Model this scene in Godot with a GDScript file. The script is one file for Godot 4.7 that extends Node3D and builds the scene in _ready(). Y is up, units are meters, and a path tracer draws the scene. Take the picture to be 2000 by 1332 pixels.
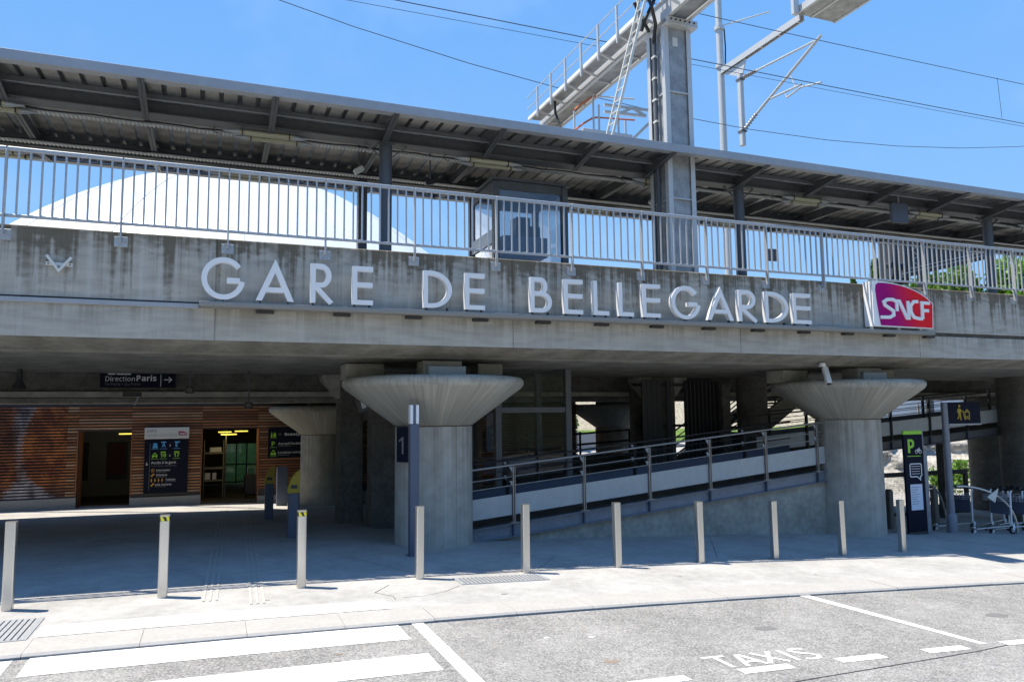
extends Node3D

# ---------------------------------------------------------------- helpers
const FLAT := 4294967295
var M := {}
var rng := RandomNumberGenerator.new()
var lut := PackedByteArray()

func nst() -> SurfaceTool:
	var st := SurfaceTool.new()
	st.begin(Mesh.PRIMITIVE_TRIANGLES)
	st.set_smooth_group(FLAT)
	return st

func opoly(st: SurfaceTool, p: Array, o: Vector3) -> void:
	var cen := Vector3.ZERO
	for v in p: cen += v
	cen /= p.size()
	var n: Vector3 = (p[1] - p[0]).cross(p[2] - p[0])
	var flip: bool = n.dot(cen - o) < 0.0
	for i in range(1, p.size() - 1):
		st.add_vertex(p[0])
		if flip:
			st.add_vertex(p[i]); st.add_vertex(p[i + 1])
		else:
			st.add_vertex(p[i + 1]); st.add_vertex(p[i])

func box(st: SurfaceTool, c: Vector3, s: Vector3, bs := Basis.IDENTITY, bev := 0.0) -> void:
	var h := s * 0.5
	st.set_smooth_group(FLAT)
	var P := func(sg: Vector3, ax: int) -> Vector3:
		var v := Vector3(sg.x * (h.x - (0.0 if ax == 0 else bev)), sg.y * (h.y - (0.0 if ax == 1 else bev)), sg.z * (h.z - (0.0 if ax == 2 else bev)))
		return c + bs * v
	for a in 3:
		var b := (a + 1) % 3
		var d := (a + 2) % 3
		for s0 in [-1.0, 1.0]:
			var q := []
			for k in [[-1.0, -1.0], [1.0, -1.0], [1.0, 1.0], [-1.0, 1.0]]:
				var sg := Vector3.ZERO
				sg[a] = s0; sg[b] = k[0]; sg[d] = k[1]
				q.append(P.call(sg, a))
			opoly(st, q, c)
			if bev > 0.0:
				for s1 in [-1.0, 1.0]:
					var e0 := Vector3.ZERO
					e0[a] = s0; e0[b] = s1; e0[d] = -1.0
					var e1 := e0
					e1[d] = 1.0
					opoly(st, [P.call(e0, a), P.call(e1, a), P.call(e1, b), P.call(e0, b)], c)
	if bev > 0.0:
		for x in [-1.0, 1.0]:
			for y in [-1.0, 1.0]:
				for z in [-1.0, 1.0]:
					var sg := Vector3(x, y, z)
					opoly(st, [P.call(sg, 0), P.call(sg, 1), P.call(sg, 2)], c)

# box given by its two corners
func bx(st: SurfaceTool, a: Vector3, b: Vector3, bev := 0.0) -> void:
	box(st, (a + b) * 0.5, (b - a).abs(), Basis.IDENTITY, bev)

# bar from a to b with a rectangular section w (sideways) x h (upwards)
func bar(st: SurfaceTool, a: Vector3, b: Vector3, w: float, h: float, bev := 0.0) -> void:
	var d := (b - a).normalized()
	var up := Vector3.UP if absf(d.y) < 0.98 else Vector3(0, 0, 1)
	var sx := d.cross(up).normalized()
	var uy := sx.cross(d).normalized()
	box(st, (a + b) * 0.5, Vector3(w, h, a.distance_to(b)), Basis(sx, uy, -d), bev)

func cyl(st: SurfaceTool, a: Vector3, b: Vector3, ra: float, rb := -1.0, n := 12, caps := true) -> void:
	if rb < 0.0: rb = ra
	var d := (b - a).normalized()
	var up := Vector3.UP if absf(d.y) < 0.98 else Vector3(0, 0, 1)
	var u := d.cross(up).normalized()
	var v := u.cross(d)
	var o := (a + b) * 0.5
	var A := []; var B := []
	for i in n:
		var t := TAU * i / n
		var r := u * cos(t) + v * sin(t)
		A.append(a + r * ra); B.append(b + r * rb)
	st.set_smooth_group(1)
	for i in n:
		var j := (i + 1) % n
		if rb < 1e-5:
			opoly(st, [A[i], A[j], b], o)
		else:
			opoly(st, [A[i], A[j], B[j], B[i]], o)
	st.set_smooth_group(FLAT)
	if caps:
		if ra > 1e-5: opoly(st, A, o)
		if rb > 1e-5: opoly(st, B, o)

func tube(st: SurfaceTool, pts: Array, r: float, n := 8) -> void:
	for i in pts.size() - 1:
		var d: Vector3 = (pts[i + 1] - pts[i]).normalized() * r * 0.3
		cyl(st, pts[i] - (d if i > 0 else Vector3.ZERO), pts[i + 1] + (d if i < pts.size() - 2 else Vector3.ZERO), r, r, n)

# profile: [[radius, height], ...] from bottom to top, turned round the vertical through c
func lathe(st: SurfaceTool, c: Vector3, prof: Array, n := 48, smooth := true) -> void:
	st.set_smooth_group(2 if smooth else FLAT)
	for k in prof.size() - 1:
		for i in n:
			var t0 := TAU * i / n
			var t1 := TAU * (i + 1) / n
			var d0 := Vector3(cos(t0), 0, sin(t0)); var d1 := Vector3(cos(t1), 0, sin(t1))
			var p: float = prof[k][0]; var q: float = prof[k + 1][0]
			var y0 := Vector3(0, prof[k][1], 0); var y1 := Vector3(0, prof[k + 1][1], 0)
			var a := c + d0 * p + y0; var b := c + d1 * p + y0; var e := c + d1 * q + y1; var f := c + d0 * q + y1
			# outward side is on the right hand of the profile direction
			if p > 1e-5:
				st.add_vertex(a); st.add_vertex(e); st.add_vertex(b)
			if q > 1e-5:
				st.add_vertex(a); st.add_vertex(f); st.add_vertex(e)
	st.set_smooth_group(FLAT)

func prism(st: SurfaceTool, pts: Array, z0: float, z1: float, xf := Transform3D.IDENTITY) -> void:
	var A := []; var B := []
	var o := Vector3.ZERO
	for p in pts:
		A.append(xf * Vector3(p.x, p.y, z0)); B.append(xf * Vector3(p.x, p.y, z1))
	for v in A: o += v
	for v in B: o += v
	o /= A.size() * 2
	opoly(st, A, o); opoly(st, B, o)
	for i in pts.size():
		var j := (i + 1) % pts.size()
		opoly(st, [A[i], A[j], B[j], B[i]], o)

# offsets of a polyline with mitred joints: [[left, right], ...]
func mitre(pts: Array, w: float, closed := false) -> Array:
	var out := []
	var n := pts.size()
	for i in n:
		var p: Vector2 = pts[i]
		var d0: Vector2; var d1: Vector2
		if closed:
			d0 = (p - pts[(i + n - 1) % n]).normalized(); d1 = (pts[(i + 1) % n] - p).normalized()
		else:
			d0 = (p - pts[i - 1]).normalized() if i > 0 else (pts[1] - p).normalized()
			d1 = (pts[i + 1] - p).normalized() if i < n - 1 else d0
		var n0 := Vector2(-d0.y, d0.x); var n1 := Vector2(-d1.y, d1.x)
		var m := (n0 + n1).normalized()
		var k := minf(1.0 / maxf(m.dot(n0), 0.2), 3.0)
		out.append([p + m * w * 0.5 * k, p - m * w * 0.5 * k])
	return out

func stroke(st: SurfaceTool, pts: Array, w: float, z0: float, z1: float, xf := Transform3D.IDENTITY, closed := false) -> void:
	var o := mitre(pts, w, closed)
	var n := pts.size()
	for i in (n if closed else n - 1):
		var j := (i + 1) % n
		prism(st, [o[i][0], o[i][1], o[j][1], o[j][0]], z0, z1, xf)

func arc(cx: float, cy: float, rx: float, ry: float, a0: float, a1: float, n := 10) -> Array:
	var o := []
	for i in n + 1:
		var a := deg_to_rad(a0 + (a1 - a0) * i / n)
		o.append(Vector2(cx + cos(a) * rx, cy + sin(a) * ry))
	return o

func obj(called: String, st: SurfaceTool, m: Material, parent: Node = null) -> MeshInstance3D:
	st.generate_normals()
	var mi := MeshInstance3D.new()
	mi.mesh = st.commit()
	mi.material_override = m
	return put(mi, called, parent)

func put(mi: MeshInstance3D, called: String, parent: Node = null) -> MeshInstance3D:
	if parent == null: parent = self
	mi.name = numbered(called, parent)
	mi.cast_shadow = GeometryInstance3D.SHADOW_CASTING_SETTING_ON
	parent.add_child(mi, true)
	return mi

func numbered(called: String, parent: Node) -> String:
	var key := "n_" + called
	var k: int = parent.get_meta(key, 0) if parent.has_meta(key) else 0
	parent.set_meta(key, k + 1)
	return called if k == 0 else "%s_%03d" % [called, k]

func thing(called: String, label: String, category: String, at := Vector3.ZERO, group := "") -> Node3D:
	var o := Node3D.new()
	o.name = numbered(called, self)
	add_child(o, true)
	o.position = at
	tag(o, label, category, group)
	return o

func tag(o: Node, label: String, category: String, group := "") -> void:
	o.set_meta("label", label); o.set_meta("category", category)
	if group != "": o.set_meta("group", group)

func struct(called: String, st: SurfaceTool, m: Material) -> MeshInstance3D:
	var o := obj(called, st, m)
	o.set_meta("kind", "structure")
	return o

func copy_of(t: Node3D, label: String, at: Vector3, group := "") -> Node3D:
	var r: Node3D = t.duplicate()
	r.name = numbered(String(t.get_meta("base", t.name)), self)
	add_child(r, true)
	r.position = at
	r.set_meta("label", label)
	if group != "": r.set_meta("group", group)
	return r

var fonts := {}
func txt(parent: Node, s: String, cap: float, at: Vector3, m: Material, bold := false, bs := Basis.IDENTITY, align := 0) -> MeshInstance3D:
	var k := "b" if bold else "r"
	if not fonts.has(k):
		var f := SystemFont.new()
		f.font_names = PackedStringArray(["Droid Sans"])
		f.font_weight = 700 if bold else 400
		fonts[k] = f
	var t := TextMesh.new()
	t.font = fonts[k]
	t.font_size = 48
	t.pixel_size = cap / (48 * 0.714)
	t.text = s
	t.depth = 0.003
	t.curve_step = 1.0
	t.horizontal_alignment = [HORIZONTAL_ALIGNMENT_LEFT, HORIZONTAL_ALIGNMENT_CENTER, HORIZONTAL_ALIGNMENT_RIGHT][align]
	t.vertical_alignment = VERTICAL_ALIGNMENT_CENTER
	var mi := MeshInstance3D.new()
	mi.mesh = t
	mi.material_override = m
	put(mi, "lettering", parent)
	mi.transform = Transform3D(bs, at)
	return mi

# ---------------------------------------------------------------- the lie of the land
func g(x: float) -> float:
	if x < -6.1: return 0.167
	if x < 8.0: return 0.1 - 0.022 * x - 0.0018 * x * x
	if x < 26.0: return -0.191 - 0.052 * (x - 8.0)
	return -1.127
func gy(x: float, z: float) -> float:
	return g(x) - 0.035 * clampf(-z - 13.5, 0.0, 18.0)

func gsheet(st: SurfaceTool, xs: Array, zs: Array, off: float) -> void:
	st.set_smooth_group(3)
	for i in xs.size() - 1:
		for j in zs.size() - 1:
			var c := func(x, z): return Vector3(x, gy(x, z) + off, z)
			opoly(st, [c.call(xs[i], zs[j]), c.call(xs[i + 1], zs[j]), c.call(xs[i + 1], zs[j + 1]), c.call(xs[i], zs[j + 1])], Vector3(xs[i], -1000, zs[j]))
	st.set_smooth_group(FLAT)

func frange(a: float, b: float, step: float) -> Array:
	var o := []
	var n := maxi(1, int(ceil(absf(b - a) / step - 1e-6)))
	for i in n + 1: o.append(a + (b - a) * i / n)
	return o

# a convex outline lying on the ground, cut along x so that it follows the slope
func gpoly(st: SurfaceTool, pts: Array, off: float) -> void:
	var pg := PackedVector2Array(pts)
	var x0 := INF; var x1 := -INF
	for p in pts:
		x0 = minf(x0, p.x); x1 = maxf(x1, p.x)
	for xs in frange(x0, x1, 0.6).size() - 1:
		var r := frange(x0, x1, 0.6)
		var strip := PackedVector2Array([Vector2(r[xs], -999), Vector2(r[xs + 1], -999), Vector2(r[xs + 1], 999), Vector2(r[xs], 999)])
		for piece in Geometry2D.intersect_polygons(pg, strip):
			var q := []
			for p in piece: q.append(Vector3(p.x, gy(p.x, p.y) + off, p.y))
			opoly(st, q, q[0] + Vector3(0, -100, 0))

func gstroke(st: SurfaceTool, pts: Array, w: float, off: float, closed := false) -> void:
	var o := mitre(pts, w, closed)
	for i in (pts.size() if closed else pts.size() - 1):
		var j := (i + 1) % pts.size()
		gpoly(st, [o[i][0], o[i][1], o[j][1], o[j][0]], off)

# ---------------------------------------------------------------- textures and materials
func lin(r: float, gg: float, b: float) -> Color:
	return Color(r, gg, b).linear_to_srgb()

func nz(size: int, freq: float, sd: int, octaves := 3, sy := 0) -> PackedByteArray:
	var n := FastNoiseLite.new()
	n.noise_type = FastNoiseLite.TYPE_SIMPLEX_SMOOTH
	n.seed = sd
	n.frequency = freq
	n.fractal_octaves = octaves
	var im := n.get_seamless_image(size, sy if sy > 0 else size, false, false, 0.15)
	return im.get_data()

func cellz(size: int, freq: float, sd: int) -> PackedByteArray:
	var n := FastNoiseLite.new()
	n.noise_type = FastNoiseLite.TYPE_CELLULAR
	n.cellular_return_type = FastNoiseLite.RETURN_CELL_VALUE
	n.seed = sd
	n.frequency = freq
	n.fractal_type = FastNoiseLite.FRACTAL_NONE
	return n.get_seamless_image(size, size, false, false, 0.1).get_data()

func sr(v: float) -> int:
	return lut[clampi(int(v * 4095.0), 0, 4095)]

# layers: [[bytes, weight], ...]; the sum around one half goes from colour a to colour b
func mixtex(w: int, h: int, layers: Array, a: Vector3, b: Vector3) -> Image:
	var out := PackedByteArray()
	out.resize(w * h * 3)
	var nl := layers.size()
	for i in w * h:
		var v := 0.5
		for k in nl:
			v += (layers[k][0][i] / 255.0 - 0.5) * layers[k][1]
		v = clampf(v, 0.0, 1.0)
		out[i * 3] = sr(lerpf(a.x, b.x, v)); out[i * 3 + 1] = sr(lerpf(a.y, b.y, v)); out[i * 3 + 2] = sr(lerpf(a.z, b.z, v))
	return Image.create_from_data(w, h, false, Image.FORMAT_RGB8, out)

func tex(im: Image) -> ImageTexture:
	return ImageTexture.create_from_image(im)

func normal_of(bytes: PackedByteArray, w: int, h: int, k: float) -> ImageTexture:
	var im := Image.create_from_data(w, h, false, Image.FORMAT_L8, bytes)
	im.convert(Image.FORMAT_RGBA8)
	im.bump_map_to_normal_map(k)
	return ImageTexture.create_from_image(im)

func mat(c: Color, rough := 0.6, metal := 0.0) -> StandardMaterial3D:
	var m := StandardMaterial3D.new()
	m.albedo_color = c
	m.roughness = rough
	m.metallic = metal
	m.cull_mode = BaseMaterial3D.CULL_DISABLED
	return m

func tri_mat(im: Image, size: float, rough := 0.85, nrm: Texture2D = null, nscale := 0.5, metal := 0.0) -> StandardMaterial3D:
	var m := mat(Color.WHITE, rough, metal)
	m.albedo_texture = tex(im)
	m.uv1_triplanar = true
	m.uv1_world_triplanar = true
	m.uv1_scale = Vector3.ONE / size
	if nrm:
		m.normal_enabled = true
		m.normal_texture = nrm
		m.normal_scale = nscale
	return m

func glass(c: Color, alpha := 0.15) -> StandardMaterial3D:
	var m := mat(Color(c.r, c.g, c.b, alpha), 0.03)
	m.transparency = BaseMaterial3D.TRANSPARENCY_ALPHA
	return m

func make_materials() -> void:
	lut.resize(4096)
	for i in 4096:
		lut[i] = int(round(255.0 * Color(i / 4095.0, 0, 0).linear_to_srgb().r))
	var big := nz(512, 0.006, 3, 4)
	var mid := nz(512, 0.03, 5, 4)
	var fine := nz(512, 0.25, 7, 2)
	var vfine := nz(512, 0.6, 9, 1)
	var cell := cellz(512, 0.22, 4)
	var cell2 := cellz(512, 0.12, 14)
	var cell3 := cellz(512, 0.33, 24)
	M.concrete = tri_mat(mixtex(512, 512, [[big, 0.8], [mid, 0.6], [fine, 0.3]], Vector3(0.235, 0.222, 0.19), Vector3(0.435, 0.415, 0.36)), 2.6, 0.85, normal_of(mid, 512, 512, 3.0), 0.35)
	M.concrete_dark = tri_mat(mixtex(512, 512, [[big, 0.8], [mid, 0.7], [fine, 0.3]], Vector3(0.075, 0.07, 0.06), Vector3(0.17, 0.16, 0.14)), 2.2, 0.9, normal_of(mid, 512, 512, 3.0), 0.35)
	M.soffit = tri_mat(mixtex(512, 512, [[big, 0.9], [mid, 0.6], [fine, 0.3]], Vector3(0.13, 0.12, 0.098), Vector3(0.30, 0.285, 0.24)), 2.9, 0.85, normal_of(mid, 512, 512, 3.0), 0.35)  # darkened concrete, to cut bounced light and deepen shade under the deck
	var xbig := nz(1024, 0.0035, 43, 5)
	var xmid := nz(1024, 0.02, 44, 4)
	var xfine := nz(1024, 0.7, 45, 1)
	var xcell := cellz(1024, 0.36, 46)
	M.asphalt = tri_mat(mixtex(1024, 1024, [[xcell, 0.75], [xfine, 0.35], [xbig, 0.35], [xmid, 0.22]], Vector3(0.10, 0.099, 0.096), Vector3(0.395, 0.388, 0.374)), 5.0, 0.9, normal_of(xcell, 1024, 1024, 2.0), 0.5)
	M.paving = tri_mat(mixtex(1024, 1024, [[xcell, 0.35], [xfine, 0.3], [xbig, 0.7], [xmid, 0.5]], Vector3(0.27, 0.266, 0.256), Vector3(0.45, 0.444, 0.434)), 5.3, 0.9, normal_of(xcell, 1024, 1024, 1.2), 0.3)
	M.kerb = tri_mat(mixtex(512, 512, [[vfine, 0.5], [mid, 0.5], [big, 0.3]], Vector3(0.31, 0.30, 0.285), Vector3(0.44, 0.43, 0.41)), 1.3, 0.85, normal_of(fine, 512, 512, 1.5), 0.3)
	M.paint_road = tri_mat(mixtex(512, 512, [[cell, 0.3], [mid, 0.35], [fine, 0.4]], Vector3(0.34, 0.34, 0.33), Vector3(1.0, 1.0, 0.98)), 1.7, 0.7, normal_of(cell, 512, 512, 1.2), 0.4)
	M.ground = tri_mat(mixtex(512, 512, [[big, 0.8], [mid, 0.8], [fine, 0.6]], Vector3(0.20, 0.19, 0.15), Vector3(0.42, 0.40, 0.34)), 5.0)
	M.grass = tri_mat(mixtex(512, 512, [[big, 0.6], [mid, 0.9], [vfine, 1.0]], Vector3(0.06, 0.11, 0.015), Vector3(0.22, 0.34, 0.06)), 3.0, 0.9, normal_of(vfine, 512, 512, 6.0), 1.0)
	M.woodland = tri_mat(mixtex(512, 512, [[big, 0.6], [mid, 1.2], [fine, 0.6]], Vector3(0.018, 0.026, 0.014), Vector3(0.065, 0.085, 0.04)), 14.0, 0.95)
	M.gravel_bank = tri_mat(mixtex(512, 512, [[cell, 0.9], [cell2, 0.6], [fine, 0.4]], Vector3(0.16, 0.14, 0.10), Vector3(0.62, 0.56, 0.42)), 3.5, 0.95, normal_of(cell, 512, 512, 6.0), 1.0)
	M.rock = tri_mat(mixtex(512, 512, [[big, 1.0], [mid, 1.0], [fine, 0.6]], Vector3(0.20, 0.19, 0.17), Vector3(0.62, 0.60, 0.55)), 4.0, 0.95, normal_of(mid, 512, 512, 8.0), 1.0)
	M.galv = tri_mat(mixtex(512, 512, [[cell2, 0.5], [mid, 0.5], [fine, 0.2]], Vector3(0.30, 0.315, 0.33), Vector3(0.50, 0.52, 0.545)), 0.6, 0.5, null, 0.0, 0.35)
	M.gantry = tri_mat(mixtex(512, 512, [[cell2, 0.12], [mid, 0.5], [fine, 0.1]], Vector3(0.44, 0.45, 0.455), Vector3(0.60, 0.61, 0.615)), 1.4, 0.5, null, 0.0, 0.25)
	M.gantry_web = tri_mat(mixtex(512, 512, [[big, 0.8], [mid, 0.4], [fine, 0.1]], Vector3(0.22, 0.225, 0.23), Vector3(0.42, 0.43, 0.435)), 1.6, 0.5, null, 0.0, 0.3)
	M.deck_sheet = tri_mat(mixtex(512, 512, [[big, 0.5], [mid, 0.6], [fine, 0.2]], Vector3(0.30, 0.295, 0.285), Vector3(0.52, 0.515, 0.50)), 1.3, 0.33, null, 0.0, 0.8)
	M.canopy_paint = tri_mat(mixtex(512, 512, [[big, 0.6], [mid, 0.5]], Vector3(0.07, 0.074, 0.08), Vector3(0.115, 0.12, 0.128)), 2.0, 0.5)
	M.canopy_post = mat(lin(0.085, 0.095, 0.115), 0.45)
	M.fascia = tri_mat(mixtex(512, 512, [[big, 0.6], [mid, 0.4]], Vector3(0.30, 0.315, 0.34), Vector3(0.38, 0.395, 0.42)), 3.0, 0.45, null, 0.0, 0.2)
	M.steel = tri_mat(mixtex(512, 512, [[mid, 0.5], [fine, 0.4]], Vector3(0.56, 0.55, 0.52), Vector3(0.66, 0.65, 0.62)), 0.5, 0.3, null, 0.0, 0.92)
	M.white_paint = mat(lin(0.80, 0.81, 0.82), 0.4)
	M.letter_paint = mat(lin(0.75, 0.76, 0.77), 0.5)
	M.rail_grey = mat(lin(0.24, 0.235, 0.22), 0.6)
	M.tube_metal = mat(lin(0.45, 0.46, 0.47), 0.6)
	M.stair_dark = mat(lin(0.028, 0.03, 0.036), 0.6)
	M.off_white = mat(lin(0.62, 0.62, 0.58), 0.5)
	M.sign_dark = mat(lin(0.010, 0.012, 0.024), 0.6)
	M.sign_dark.metallic_specular = 0.2
	M.rust_stain = mat(lin(0.24, 0.19, 0.15), 0.9)
	M.oil_stain = mat(lin(0.17, 0.168, 0.165), 0.75)
	M.black = mat(lin(0.015, 0.015, 0.016), 0.5)
	M.rubber = mat(lin(0.02, 0.02, 0.02), 0.8)
	M.text_white = mat(lin(0.75, 0.75, 0.75), 0.5)
	M.text_grey = mat(lin(0.16, 0.17, 0.18), 0.5)
	M.text_blue = mat(lin(0.11, 0.42, 0.80), 0.5)
	M.text_green = mat(lin(0.30, 0.62, 0.05), 0.5)
	M.text_orange = mat(lin(0.72, 0.38, 0.04), 0.5)
	M.yellow = mat(lin(0.42, 0.30, 0.02), 0.55)
	M.guide = mat(lin(0.40, 0.40, 0.38), 0.8)
	M.ramp_rail = mat(lin(0.34, 0.33, 0.32), 0.4, 0.7)
	M.tape_yellow = mat(lin(0.75, 0.68, 0.03), 0.5)
	M.blue_grey = mat(lin(0.085, 0.105, 0.155), 0.45)
	M.ramp_steel = tri_mat(mixtex(512, 512, [[mid, 0.6], [big, 0.5]], Vector3(0.16, 0.18, 0.22), Vector3(0.24, 0.265, 0.31)), 1.6, 0.45, null, 0.0, 0.2)
	M.panel = tri_mat(mixtex(512, 512, [[big, 0.4], [vfine, 0.5]], Vector3(0.36, 0.39, 0.40), Vector3(0.48, 0.51, 0.52)), 0.8, 0.5, null, 0.0, 0.2)
	M.dark_metal = mat(lin(0.035, 0.035, 0.037), 0.5)
	M.wire = mat(lin(0.03, 0.03, 0.04), 0.5)
	M.insulator = mat(lin(0.30, 0.27, 0.25), 0.35)
	M.orange_rail = mat(lin(0.62, 0.16, 0.05), 0.5)
	M.tube_light = mat(lin(0.42, 0.40, 0.28), 0.25)
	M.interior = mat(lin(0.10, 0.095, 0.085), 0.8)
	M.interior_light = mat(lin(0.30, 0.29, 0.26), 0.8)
	M.dome = tri_mat(mixtex(512, 512, [[big, 0.7], [mid, 0.2]], Vector3(0.60, 0.64, 0.68), Vector3(0.74, 0.77, 0.79)), 9.0, 0.3)
	M.dome_seam = mat(lin(0.56, 0.59, 0.62), 0.5)
	M.pane = glass(Color(0.10, 0.13, 0.14), 0.10)
	M.pane.metallic_specular = 0.3
	M.pane_blue = glass(Color(0.35, 0.45, 0.60), 0.17)
	M.paper = mat(lin(0.62, 0.68, 0.80), 0.7)
	M.bark = mat(lin(0.09, 0.07, 0.05), 0.95)
	M.wood_post = tri_mat(mixtex(512, 512, [[mid, 0.8], [fine, 0.5]], Vector3(0.14, 0.12, 0.10), Vector3(0.26, 0.235, 0.20)), 0.7)
	M.leaf_a = leaf(lin(0.055, 0.10, 0.02)); M.leaf_b = leaf(lin(0.10, 0.20, 0.025)); M.leaf_c = leaf(lin(0.11, 0.21, 0.025)); M.leaf_d = leaf(lin(0.03, 0.055, 0.02))
	# slats: four timber tones
	M.slat = []
	for c in [[Vector3(0.16, 0.060, 0.024), Vector3(0.44, 0.185, 0.075)], [Vector3(0.23, 0.090, 0.036), Vector3(0.54, 0.25, 0.105)], [Vector3(0.12, 0.048, 0.022), Vector3(0.35, 0.14, 0.062)], [Vector3(0.28, 0.14, 0.075), Vector3(0.60, 0.36, 0.21)]]:
		var m := tri_mat(mixtex(512, 512, [[mid, 0.6], [fine, 0.5], [big, 0.6]], c[0], c[1]), 1.0, 0.8)
		m.uv1_scale = Vector3(0.25, 3.0, 3.0)
		m.uv1_offset = Vector3(0.13 * M.slat.size(), 0.31 * M.slat.size(), 0)
		M.slat.append(m)
	M.parapet = facade_tex(2048, 256, 21, true)
	M.fascia_band = facade_tex(2048, 128, 55, false)
	M.shaft = facade_tex(1024, 256, 91, false)
	M.cone = cone_tex()
	M.mural = mural_tex()

func leaf(c: Color) -> StandardMaterial3D:
	var m := mat(c, 0.6)
	m.backlight_enabled = true
	m.backlight = Color(0.35, 0.5, 0.1)
	return m

# board-marked concrete with rain streaks; u runs along the wall, v from its top
func facade_tex(w: int, h: int, sd: int, streaks: bool) -> StandardMaterial3D:
	var n := FastNoiseLite.new()
	n.seed = sd; n.noise_type = FastNoiseLite.TYPE_SIMPLEX_SMOOTH
	n.frequency = 1.0; n.fractal_octaves = 3
	var blot := nz(512, 0.012, sd + 1, 4)
	var fine := nz(512, 0.2, sd + 2, 2)
	var out := PackedByteArray(); out.resize(w * h * 3)
	var hgt := PackedByteArray(); hgt.resize(w * h)
	var dens := PackedFloat32Array(); var leng := PackedFloat32Array(); var pale := PackedFloat32Array(); var hair := PackedFloat32Array()
	for x in w:
		dens.append(clampf(n.get_noise_2d(x * 0.021, 3.0) * 1.5 + n.get_noise_2d(x * 0.075, 9.0) * 1.2 + n.get_noise_2d(x * 0.21, 14.0) * 0.8 + 0.36, 0.0, 1.0))
		leng.append(0.35 + 0.9 * absf(n.get_noise_2d(x * 0.03, 40.0)) + 0.5 * n.get_noise_2d(x * 0.11, 47.0))
		pale.append(clampf(n.get_noise_2d(x * 0.05, 80.0) * 1.6 - 0.25, 0.0, 1.0))
		hair.append(n.get_noise_2d(x * 0.35, 120.0))
	for y in h:
		var v := float(y) / h
		for x in w:
			var i := y * w + x
			var b: float = blot[(y * 2 % 512) * 512 + x % 512] / 255.0 - 0.5
			var f: float = fine[(y * 2 % 512) * 512 + (x * 2) % 512] / 255.0 - 0.5
			var base := 0.375 + 0.14 * b + 0.05 * f + 0.035 * hair[x]
			var wob := n.get_noise_2d(x * 0.05, y * 0.03 + 300.0)
			var c := Vector3(base * 1.02, base * 0.975, base * 0.86)
			if streaks:
				var fall := clampf(1.25 - v / maxf(leng[x], 0.15) + 0.35 * wob, 0.0, 1.0)
				var s := clampf(dens[x] * fall * 1.1 + clampf(0.62 - v * 2.1 + 0.45 * wob, 0.0, 0.8), 0.0, 0.92)
				c = c.lerp(Vector3(0.085, 0.066, 0.038), s * 0.9)
				c = c.lerp(Vector3(0.53, 0.52, 0.48), pale[x] * 0.55 * (1.0 - s))
			else:
				var s2 := clampf(dens[x] * (0.75 - v) + hair[x] * 0.2, 0.0, 1.0)
				c = c.lerp(Vector3(0.15, 0.13, 0.09), s2 * 0.6)
				c = c.lerp(Vector3(0.52, 0.51, 0.47), pale[x] * 0.4 * (1.0 - s2))
			if x % 410 < 2: c *= 0.62
			out[i * 3] = sr(c.x); out[i * 3 + 1] = sr(c.y); out[i * 3 + 2] = sr(c.z)
			hgt[i] = clampi(int(128 + 90 * f + 60 * hair[x]), 0, 255)
	var m := mat(Color.WHITE, 0.88)
	m.albedo_texture = tex(Image.create_from_data(w, h, false, Image.FORMAT_RGB8, out))
	m.normal_enabled = true
	m.normal_texture = normal_of(hgt, w, h, 2.0)
	m.normal_scale = 0.4
	return m

# board marks that run up the cone
func cone_tex() -> StandardMaterial3D:
	var n := FastNoiseLite.new()
	n.seed = 77; n.frequency = 1.0; n.fractal_octaves = 3
	var w := 1024; var h := 128
	var out := PackedByteArray(); out.resize(w * h * 3)
	for y in h:
		for x in w:
			var a := TAU * x / w
			var k := n.get_noise_3d(cos(a) * 26.0, sin(a) * 26.0, y * 0.02) * 0.10 + n.get_noise_3d(cos(a) * 2.5, sin(a) * 2.5, y * 0.03) * 0.09
			var d := clampf(n.get_noise_3d(cos(a) * 60.0, sin(a) * 60.0, y * 0.012) * 1.2 - 0.2, 0.0, 1.0)
			var c := 0.34 + k
			var col := Vector3(c, c * 0.96, c * 0.82).lerp(Vector3(0.11, 0.10, 0.08), d * 0.6)
			var i := (y * w + x) * 3
			out[i] = sr(col.x); out[i + 1] = sr(col.y); out[i + 2] = sr(col.z)
	var m := mat(Color.WHITE, 0.88)
	m.albedo_texture = tex(Image.create_from_data(w, h, false, Image.FORMAT_RGB8, out))
	return m

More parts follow.
